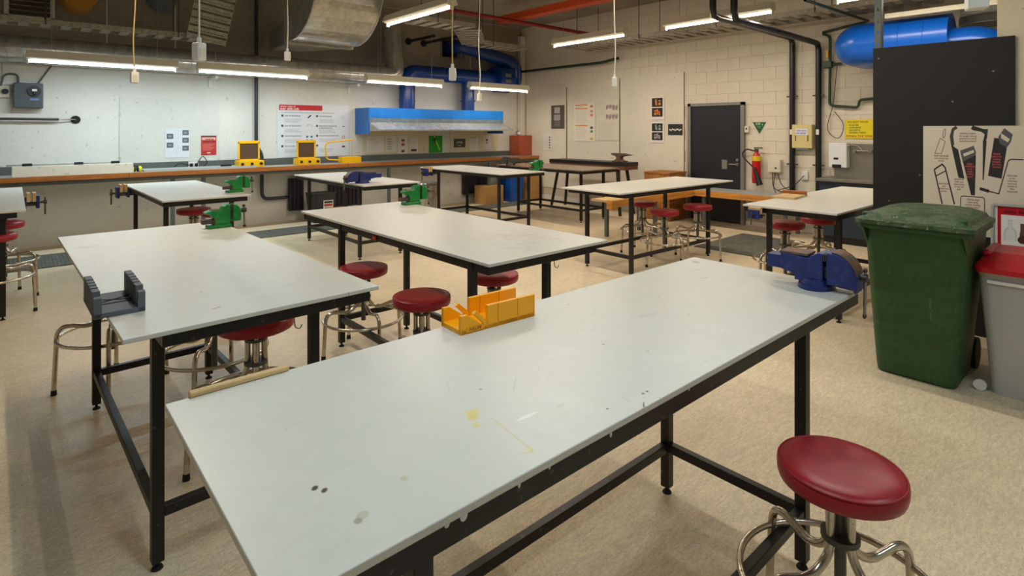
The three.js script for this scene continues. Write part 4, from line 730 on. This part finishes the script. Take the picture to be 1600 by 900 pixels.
  obj('body', [bar([-.0, 0, -.1], [-.06, 0, -.1], .016), bar([0, 0, .1], [-.06, 0, .1], .016), bar([-.05, 0, -.12], [-.05, 0, .12], .016)], M.steel, tap); obj('spout', spline([[-.05, 0, 0], [-.05, .06, -.06], [-.08, .08, -.14], [-.10, .05, -.2]], .011), M.steel, tap);
  for (const z of [-.1, .1]) obj('handle', rot(cyl(.026, .03, 0, 0, 0, .022, 10), 'z', PI / 2).translate(-.075, 0, z), M.steel, tap);
  // green gas pipe
  const w = wx(1297, 56, XW - .06), y1 = w.y, e1 = wx(1296, 165, XW - .06), e2 = wx(1342, 168, XW - .06), top2 = wx(1281, 52, XW - .06), k2 = wx(1358, 33, XW - .06);
  const gt = thing('gas_pipe', 'dark green gas pipe with a valve on the block wall', 'pipe', [XW - .06, 0, w.z]);
  const R = (v, dx = 0) => [v.x - (XW - .06) + dx, v.y, v.z - w.z];
  obj('pipe', pipe([R(wz(1258, 0, k2.z), 0).map((v, i) => i ? v : v), R(k2), R(top2), R(w), R(wx(1297, 90, XW - .06)), R(e1), R(e2), R(wx(1342, 156, XW - .06)), R(wx(1375, 153, XW - .06))], .019, .06, 10), M.greenPipe, gt);
  const vv = wx(1294, 101, XW - .06); obj('valve', [box(.1, .1, .12, ...R(vv), .01), rot(cyl(.02, .16, 0, 0, 0), 'x', PI / 2).translate(R(vv)[0], R(vv)[1], R(vv)[2] + .1)], M.greenPipe, gt); const vt = wx(1294, 85, XW - .06); obj('valve_lever', box(.03, .11, .03, R(vt)[0] - .03, R(vt)[1], R(vt)[2], .005), M.yellow, gt);
  const c1 = R(wx(1308, 102, XW - .05)), c2 = R(wx(1302, 160, XW - .05)), c3 = R(wx(1294, 205, XW - .05)), c4 = R(wx(1310, 216, XW - .05)), c5 = R(wx(1318, 196, XW - .05)), c6 = R(wx(1304, 174, XW - .05)); obj('cable', spline([c1, c2, c3, c4, c5, c6], .005, 60), M.hose, gt);
  // big light blue duct
  const bd = thing('blue_extract_duct', 'large bright blue round duct behind the black board', 'duct', [8.35, 2.70, -2.35]);
  obj('duct', [rot(new THREE.CylinderGeometry(.27, .27, .84, 40), 'x', PI / 2).translate(0, 0, .42)], M.ductLight, bd); obj('elbow', pipe([[0, 0, .05], [0, 0, -.18], [.55, 0, -.18]], .272, .35, 36, 40), M.ductLight, bd); obj('branch', [pipe([[0, -.09, .8], [0, -.09, 1.18], [.12, -.6, 1.4]], .18, .2, 30, 40)], M.ductLight, bd);
  for (const z of [.1, .35, .6]) obj('joint_band', rot(new THREE.TorusGeometry(.271, .004, 5, 40), 'z', 0).translate(0, 0, z), M.ductLight, bd);
  const rl = gp(1388, 36, 2.9), re = gp(1562, 14, 2.9); tag(obj('trunking_rail', span(7.96, 8.02, 2.94, 3.0, -2.1, .3, .004), M.ivory), 'cream trunking rail above the bright blue duct', 'rail');
}
{ // low L-shaped timber bench before the door
  const t = thing('low_bench', 'low L-shaped timber bench with a grey top before the dark door', 'bench', [8.4, 0, -4.9]);
  const g = (x0, x1, y0, y1, z0, z1, r) => span(x0 - 8.4, x1 - 8.4, y0, y1, z0 + 4.9, z1 + 4.9, r);
  obj('top', [g(8.45, XW - .06, .55, .585, -5.35, -3.42)], M.lightGrey, t); obj('top', g(6.3, 8.44, .55, .58, -5.35, -4.98), M.woodPale, t);
  obj('front_edge', g(8.38, 8.45, .50, .59, -4.95, -3.42, .004), M.woodGold, t); obj('front_edge', g(6.26, 8.38, .49, .59, -4.98, -4.92, .004), M.woodGold, t); obj('end_block', g(6.22, 6.36, .47, .595, -5.0, -4.9, .006), M.woodGold, t);
  for (const [x, z] of [[8.5, -3.5], [8.95, -3.5], [8.5, -4.8], [7.4, -5.0], [7.4, -5.3], [6.6, -5.3]]) obj('leg', g(x - .025, x + .025, 0, .55, z - .025, z + .025, .003), M.greyPaint, t);
  const c = thing('timber_crate', 'rough timber crate standing beside the dark door', 'crate', [8.73, 0, -5.69]); c.scale.set(.86, 1, .74);
  for (let k = 0; k < 6; k++) obj('plank', box(.016, .8, .11, -.30, .41, -.29 + k * .116, .002), M.woodCrate, c); for (let k = 0; k < 5; k++) obj('plank', box(.115, .8, .016, -.24 + k * .12, .41, .345, .002), M.woodCrate, c);
  obj('lid', box(.64, .03, .72, 0, .826, 0, .004), M.woodCrate, c); obj('core', box(.58, .8, .66, 0, .405, 0), M.woodCrate, c);
  tag(obj('charger_pack', box(.2, .05, .1, 8.75, .611, -3.6, .008), M.blackPlain), 'black charger pack on the low timber bench', 'charger');
}
{ // anvil bench
  const t = thing('anvil_bench', 'heavy timber slab bench with splayed legs under the anvil', 'bench', [8.55, 0, -7.25]);
  obj('slab', span(-.21, .22, .84, .976, -.95, .95, .006), M.woodDark, t); obj('dark_skin', span(-.215, .225, .915, .98, -.955, .955, .004), M.black, t);
  for (const [x, z, sx, sz] of [[-.14, -.75, -.08, -.14], [.14, -.75, .06, -.14], [-.14, .75, -.08, .12], [.14, .75, .06, .12]]) obj('leg', bar([x + sx, 0, z + sz], [x, .845, z], .028, .032, 10), M.black, t);
  const q = V(8.5, .981, -6.52), a = thing('anvil', 'rusty steel anvil on the heavy timber bench', 'anvil', q, -PI / 2); a.scale.setScalar(.82);
  obj('body', extrude([[-.15, 0], [.15, 0], [.13, .035], [.07, .06], [.055, .10], [.09, .13], [.16, .15], [.16, .20], [-.20, .20], [-.20, .165], [-.08, .13], [-.055, .10], [-.07, .06], [-.13, .035]], .12, .008), M.rust, a);
  obj('horn', new THREE.ConeGeometry(.05, .24, 18).rotateZ(-PI / 2).scale(1, .7, 1).translate(.27, .168, 0), M.rust, a); obj('foot', [box(.34, .03, .16, 0, .015, 0, .008)], M.rust, a);
}

// ---------------------------------------------------------------- black board, posters and bins on the right
{
  const X = 5.5, a = wx(1364, 76, X), b = wx(1586, 55, X);
  const t = thing('black_board', 'tall black painted board standing at the end of the partition', 'board', [X, 0, (a.z + b.z) / 2]); const w = b.z - a.z;
  obj('panel', span(0, .018, .01, a.y, -w / 2, w / 2, .002), M.boardBlack, t);
  seed = 9; const sc = []; for (let i = 0; i < 12; i++) sc.push(rot(cyl(.006, .004, 0, 0, 0), 'z', PI / 2).translate(-.002, rr(.6, a.y - .06), rr(-w / 2 + .04, w / 2 - .04))); obj('screw_head', sc, M.steel, t);
  const p = wx(1378, 30, X + .06), post = thing('slotted_post', 'grey slotted steel post behind the black board', 'post', [X + .06, 0, p.z]);
  const hs = []; for (let y = .1; y < CEIL - .1; y += .1) hs.push([[.018, y], [.03, y], [.03, y + .025], [.018, y + .025]]);
  obj('angle', [extrude([[0, 0], [.05, 0], [.05, CEIL - .001], [0, CEIL - .001]], .004, 0, hs).rotateY(PI / 2).translate(-.02, 0, 0), span(-.022, .03, 0, CEIL - .001, -.002, .003)], M.greyPaint, post);
  const draw = (g, w, h) => {
    bg(g, w, h, '#d8cdbb'); g.scale(1.0, 1.42); g.translate(-33, -38); const K = '#262122', txt = (x, y, ls, c = '#5a2a28', s = 20) => { g.fillStyle = c; g.font = `bold ${s}px sans-serif`; g.textAlign = 'center'; ls.forEach((l, i) => g.fillText(l, x, y + i * 22)); };
    const poly = (P, c, st) => { g.beginPath(); P.forEach((p, i) => i ? g.lineTo(...p) : g.moveTo(...p)); g.closePath(); if (st) { g.strokeStyle = c; g.lineWidth = st; g.stroke(); } else { g.fillStyle = c; g.fill(); } };
    poly([[155, 285], [212, 148], [232, 160], [262, 178], [225, 285]], K, 5); g.strokeStyle = K; g.lineWidth = 5; g.beginPath(); g.ellipse(252, 105, 11, 42, .2, 0, 7); g.stroke(); txt(222, 312, ['MINI HACKSAW', 'cuts metal and', 'plastic']);
    poly([[322, 210], [308, 130], [330, 60], [368, 36], [390, 58], [352, 80], [344, 130], [354, 200], [340, 220]], '#3c3a3a'); poly([[322, 205], [392, 245], [455, 500], [396, 492]], K);
    txt(488, 112, ['KEYHOLE SAW is', 'for rough cutting', 'patterns in wood', 'and plasterboard']);
    poly([[412, 255], [545, 210], [568, 270], [560, 300], [530, 350], [440, 360]], '#55565a'); poly([[440, 282], [540, 246], [552, 268], [452, 306]], '#d8cdbb'); poly([[440, 352], [566, 290], [556, 640], [520, 640]], K); txt(508, 376, ['BASIC', 'HANDSAW', 'is for', 'rough-', 'cutting', 'wood'], '#e05a50');
    poly([[518, 62], [535, 36], [640, 66], [680, 66], [672, 140], [652, 180], [636, 165], [648, 110], [620, 90], [530, 74]], K); poly([[632, 165], [668, 165], [640, 505], [630, 500]], K);
    poly([[738, 140], [830, 150], [852, 230], [805, 484], [680, 464]], K); poly([[775, 130], [830, 58], [905, 110], [890, 170], [855, 220], [790, 190]], '#55565a'); poly([[800, 100], [880, 150], [862, 178], [800, 142]], '#d8cdbb'); txt(760, 284, ['TENON', 'SAW is for', 'making', 'straight,', 'fine cuts', 'in wood'], '#e05a50');
    g.strokeStyle = K; g.lineWidth = 14; g.beginPath(); g.moveTo(150, 430); g.lineTo(232, 380); g.lineTo(262, 410); g.lineTo(356, 730); g.moveTo(150, 430); g.lineTo(232, 735); g.stroke(); g.lineWidth = 10; g.beginPath(); g.moveTo(164, 490); g.lineTo(264, 440); g.stroke(); txt(248, 560, ['HACKSAW', 'cuts', 'metal and', 'plastic']);
    txt(402, 514, ['JAPANESE', 'SAW cuts', 'wood only,', 'it cuts on', 'pull.']); g.lineWidth = 10; g.beginPath(); g.moveTo(600, 580); g.lineTo(780, 612); g.lineTo(862, 340); g.quadraticCurveTo(872, 318, 905, 318); g.lineTo(1000, 318); g.stroke(); g.lineWidth = 26; g.beginPath(); g.moveTo(604, 578); g.lineTo(690, 596); g.stroke();
    txt(900, 462, ['FRETSAW', 'is for', 'intricate', 'cuts and', 'curves in', 'thin', 'materials'], '#5a2a28', 20); g.lineWidth = 8; g.beginPath(); g.roundRect(418, 652, 230, 130, 22); g.stroke(); txt(534, 686, ['COPING SAW', 'copes with', 'precise, leading', 'cuts in wood', '& plastic']);
  };
  const pa = wx(1443, 197, X), m = std(0xffffff, .6, 0, { map: canvasTex(1800, 1350, draw) }), pw = 1.12, ph = .84;
  const o = shade(new THREE.Mesh(new THREE.BoxGeometry(pw, ph, .006), m)); o.name = 'saw_poster'; o.position.set(X - .006, pa.y - ph / 2, pa.z + pw / 2); o.rotation.y = -PI / 2; scene.add(o); tag(o, 'large cream poster of black saws on the partition', 'poster');
  // framed picture of bottles
  const fx = 5.40, f0 = wx(1551, 319, fx), f1 = wx(1551, 392, fx), fh = f0.y - f1.y, fw = .46, fr = thing('framed_sign', 'grey framed sign with a red border and glass bottles', 'sign', [fx, (f0.y + f1.y) / 2, f0.z + fw / 2], -PI / 2);
  obj('frame', [box(fw, .02, .03, 0, fh / 2, 0, .004), box(fw, .02, .03, 0, -fh / 2, 0, .004), box(.02, fh, .03, -fw / 2, 0, 0, .004), box(.02, fh, .03, fw / 2, 0, 0, .004)], M.lightGrey, fr);
  const fm = canvasTex(400, 260, (g, w, h) => {
    bg(g, w, h, '#e4e0da'); g.fillStyle = '#b81420'; g.fillRect(16, 0, 384, 260); g.fillStyle = '#e6e4e2'; g.fillRect(34, 48, 366, 176); scrawl(g, 50, 38, 330, 24, '#5a0e12');
    const bottle = (x, y0, r, neck, c) => { g.fillStyle = c; g.beginPath(); g.moveTo(x - neck, y0); g.lineTo(x + neck, y0); g.lineTo(x + neck, y0 + 40); g.quadraticCurveTo(x + r, y0 + 56, x + r, y0 + 76); g.lineTo(x + r, 196); g.lineTo(x - r, 196); g.lineTo(x - r, y0 + 76); g.quadraticCurveTo(x - r, y0 + 56, x - neck, y0 + 40); g.fill(); };
    bottle(80, 76, 32, 10, '#c3c9c6'); bottle(80, 84, 25, 6, '#d8dcda'); bottle(150, 92, 24, 20, '#5a4a3c'); bottle(186, 56, 20, 9, '#c0a414'); bottle(228, 90, 18, 8, '#4c8a56'); bottle(262, 72, 20, 8, '#a8741c'); bottle(300, 96, 22, 9, '#2c2420'); bottle(345, 80, 24, 9, '#7a8a70');
    g.fillStyle = '#4a3428'; for (const [x, y, r] of [[140, 186, 24], [190, 190, 20], [236, 188, 22], [280, 190, 20]]) { g.beginPath(); g.ellipse(x, y, r, r * .9, 0, 0, 7); g.fill(); }
  });
  obj('picture', box(fw - .02, fh - .02, .006, 0, 0, 0), std(0xffffff, .35, 0, { map: fm }), fr); obj('stand_off', [box(.03, .2, .10, -.1, 0, -.055), box(.03, .2, .10, .1, 0, -.055)], M.greyPaint, fr);
}
{ // green wheelie bin, front towards the tables
  const t = thing('wheelie_bin', 'dark green wheelie bin in front of the black board', 'bin', [4.45, 0, -.95]);
  const r = (y, x0, x1, z0, z1, k) => [y, x0 - 4.45, x1 - 4.45, z0 + .95, z1 + .95, k];
  obj('body', loft([r(.01, 4.26, 4.74, -1.175, -.755, .05), r(.05, 4.25, 4.75, -1.18, -.75, .06), r(.5, 4.20, 4.765, -1.20, -.71, .06), r(.94, 4.155, 4.78, -1.215, -.675, .05), r(.955, 4.11, 4.79, -1.245, -.645, .04), r(.985, 4.11, 4.79, -1.245, -.645, .04)], 6), M.binGreen, t);
  for (const z of [-1.205, -.685]) obj('gusset', extrude([[0, 0], [.1, 0], [.1, -.12]], .012).translate(-.35, .955, z + .95), M.binGreen, t);
  const l = obj('lid', loft([r(.985, 4.085, 4.80, -1.255, -.635, .05), r(1.01, 4.085, 4.80, -1.255, -.635, .05), r(1.022, 4.12, 4.79, -1.225, -.665, .05), r(1.045, 4.135, 4.79, -1.21, -.68, .05), r(1.062, 4.2, 4.79, -1.15, -.74, .05), r(1.07, 4.35, 4.78, -1.07, -.82, .05)], 6), M.lidGreen, t);
  obj('hinge', [box(.08, .05, .5, 4.82 - 4.45, .99, 0, .02)], M.binGreen, l); for (const z of [-.24, .24]) obj('lid_grip', box(.06, .025, .06, 4.17 - 4.45, 1.04, z, .01), M.binGreen, l);
  for (const s of [-1, 1]) obj('wheel', rot(cyl(.1, .04, 0, 0, 0), 'x', PI / 2).translate(4.80 - 4.45, .1, s * .2), M.rubber, t);
}
{ // grey bin with a red lid
  const t = thing('red_lid_bin', 'grey bin with a red lid under the bottle sign', 'bin', [4.6, 0, -.42]);
  const r = (y, x0, x1, z0, z1, k) => [y, x0 - 4.6, x1 - 4.6, z0 + .42, z1 + .42, k];
  obj('body', loft([r(.0, 4.40, 4.80, -.61, -.23, .05), r(.70, 4.355, 4.86, -.665, -.175, .06), r(.735, 4.345, 4.87, -.675, -.165, .06)], 6), M.binGrey, t); obj('handle', box(.012, .02, .2, 4.343 - 4.6, .68, -.1, .004), M.white, t);
  obj('lid', loft([r(.735, 4.31, 4.90, -.682, -.135, .06), r(.765, 4.31, 4.90, -.682, -.135, .06), r(.80, 4.36, 4.86, -.66, -.18, .06), r(.835, 4.5, 4.84, -.62, -.22, .06)], 6), M.redPlastic, t); for (const z of [-.215, .215]) obj('lid_ridge', box(.36, .04, .05, .02, .83, z, .02), M.redPlastic, t);
  obj('wheel', [rot(cyl(.032, .02, 0, 0, 0), 'z', PI / 2).translate(4.40 - 4.6, .033, -.66 + .42)], M.white, t);
}
// hanging power outlets on cords
function pendant(px, py, d, w, h, label, cordMat = M.ivory) {
  const r = (px - 800) / F * d, x = d * S + r * C, z = -d * C + r * S, y = EYE + (Y0 - py) * d / F, t = thing('hanging_outlet', label, 'outlet', [x, y, z], rr(0, 1.2), 'hanging power outlets');
  obj('casing', [box(w, h, w, 0, h / 2, 0, .008), cyl(.012, .03, 0, h + .015, 0)], M.white, t); obj('socket_face', box(w * .6, h * .5, .004, 0, h * .45, w / 2 + .001), M.ivory, t);
  const k = rr(-.012, .012); obj('cord', spline([[0, h + .02, 0], [k, h + .25, k], [-k, h + .6, 0], [k * 1.5, (CEIL - y) * .7, 0], [0, CEIL - y, 0]], .005, 30, 6), cordMat, t);
}
pendant(210, 130, 4.65, .055, .095, 'white hanging outlet over the table with two vises', M.tan); pendant(311, 95, 3.14, .055, .10, 'white hanging outlet over the grey mitre box table'); pendant(449, 95, 5.5, .05, .09, 'white hanging outlet beside the galvanised elbow');
pendant(707, 126, 4.41, .05, .10, 'white hanging outlet over the middle table', M.tan); pendant(749, 158, 7.4, .05, .10, 'white hanging outlet over the table near the cardboard box'); pendant(960, 136, 5.3, .045, .09, 'white hanging outlet over the table with three stools');
pendant(1526, 15, 2.7, .08, .14, 'pale hanging outlet in front of the bright blue duct');
{ // ribbed flexible duct near the partition top
  const t = thing('flexible_duct', 'grey ribbed flexible duct under the ceiling by the partition', 'duct', [8.78, 2.86, -1.12]); const p = [], at = a => [.0, .62 * a, -.10 + .25 * a * a];
  for (let i = 0; i < 30; i++) { const a = i / 29 * .95, q = at(a); obj('rib', new THREE.TorusGeometry(.29, .013, 6, 36).rotateX(PI / 2 + .45 * a).translate(...q), M.lightGrey, t); }
  for (let i = 0; i < 10; i++) p.push(at(i / 9 * .95)); obj('skin', spline(p, .285, 24, 24), M.greyPaint, t);
}
renderer.render(scene, camera);
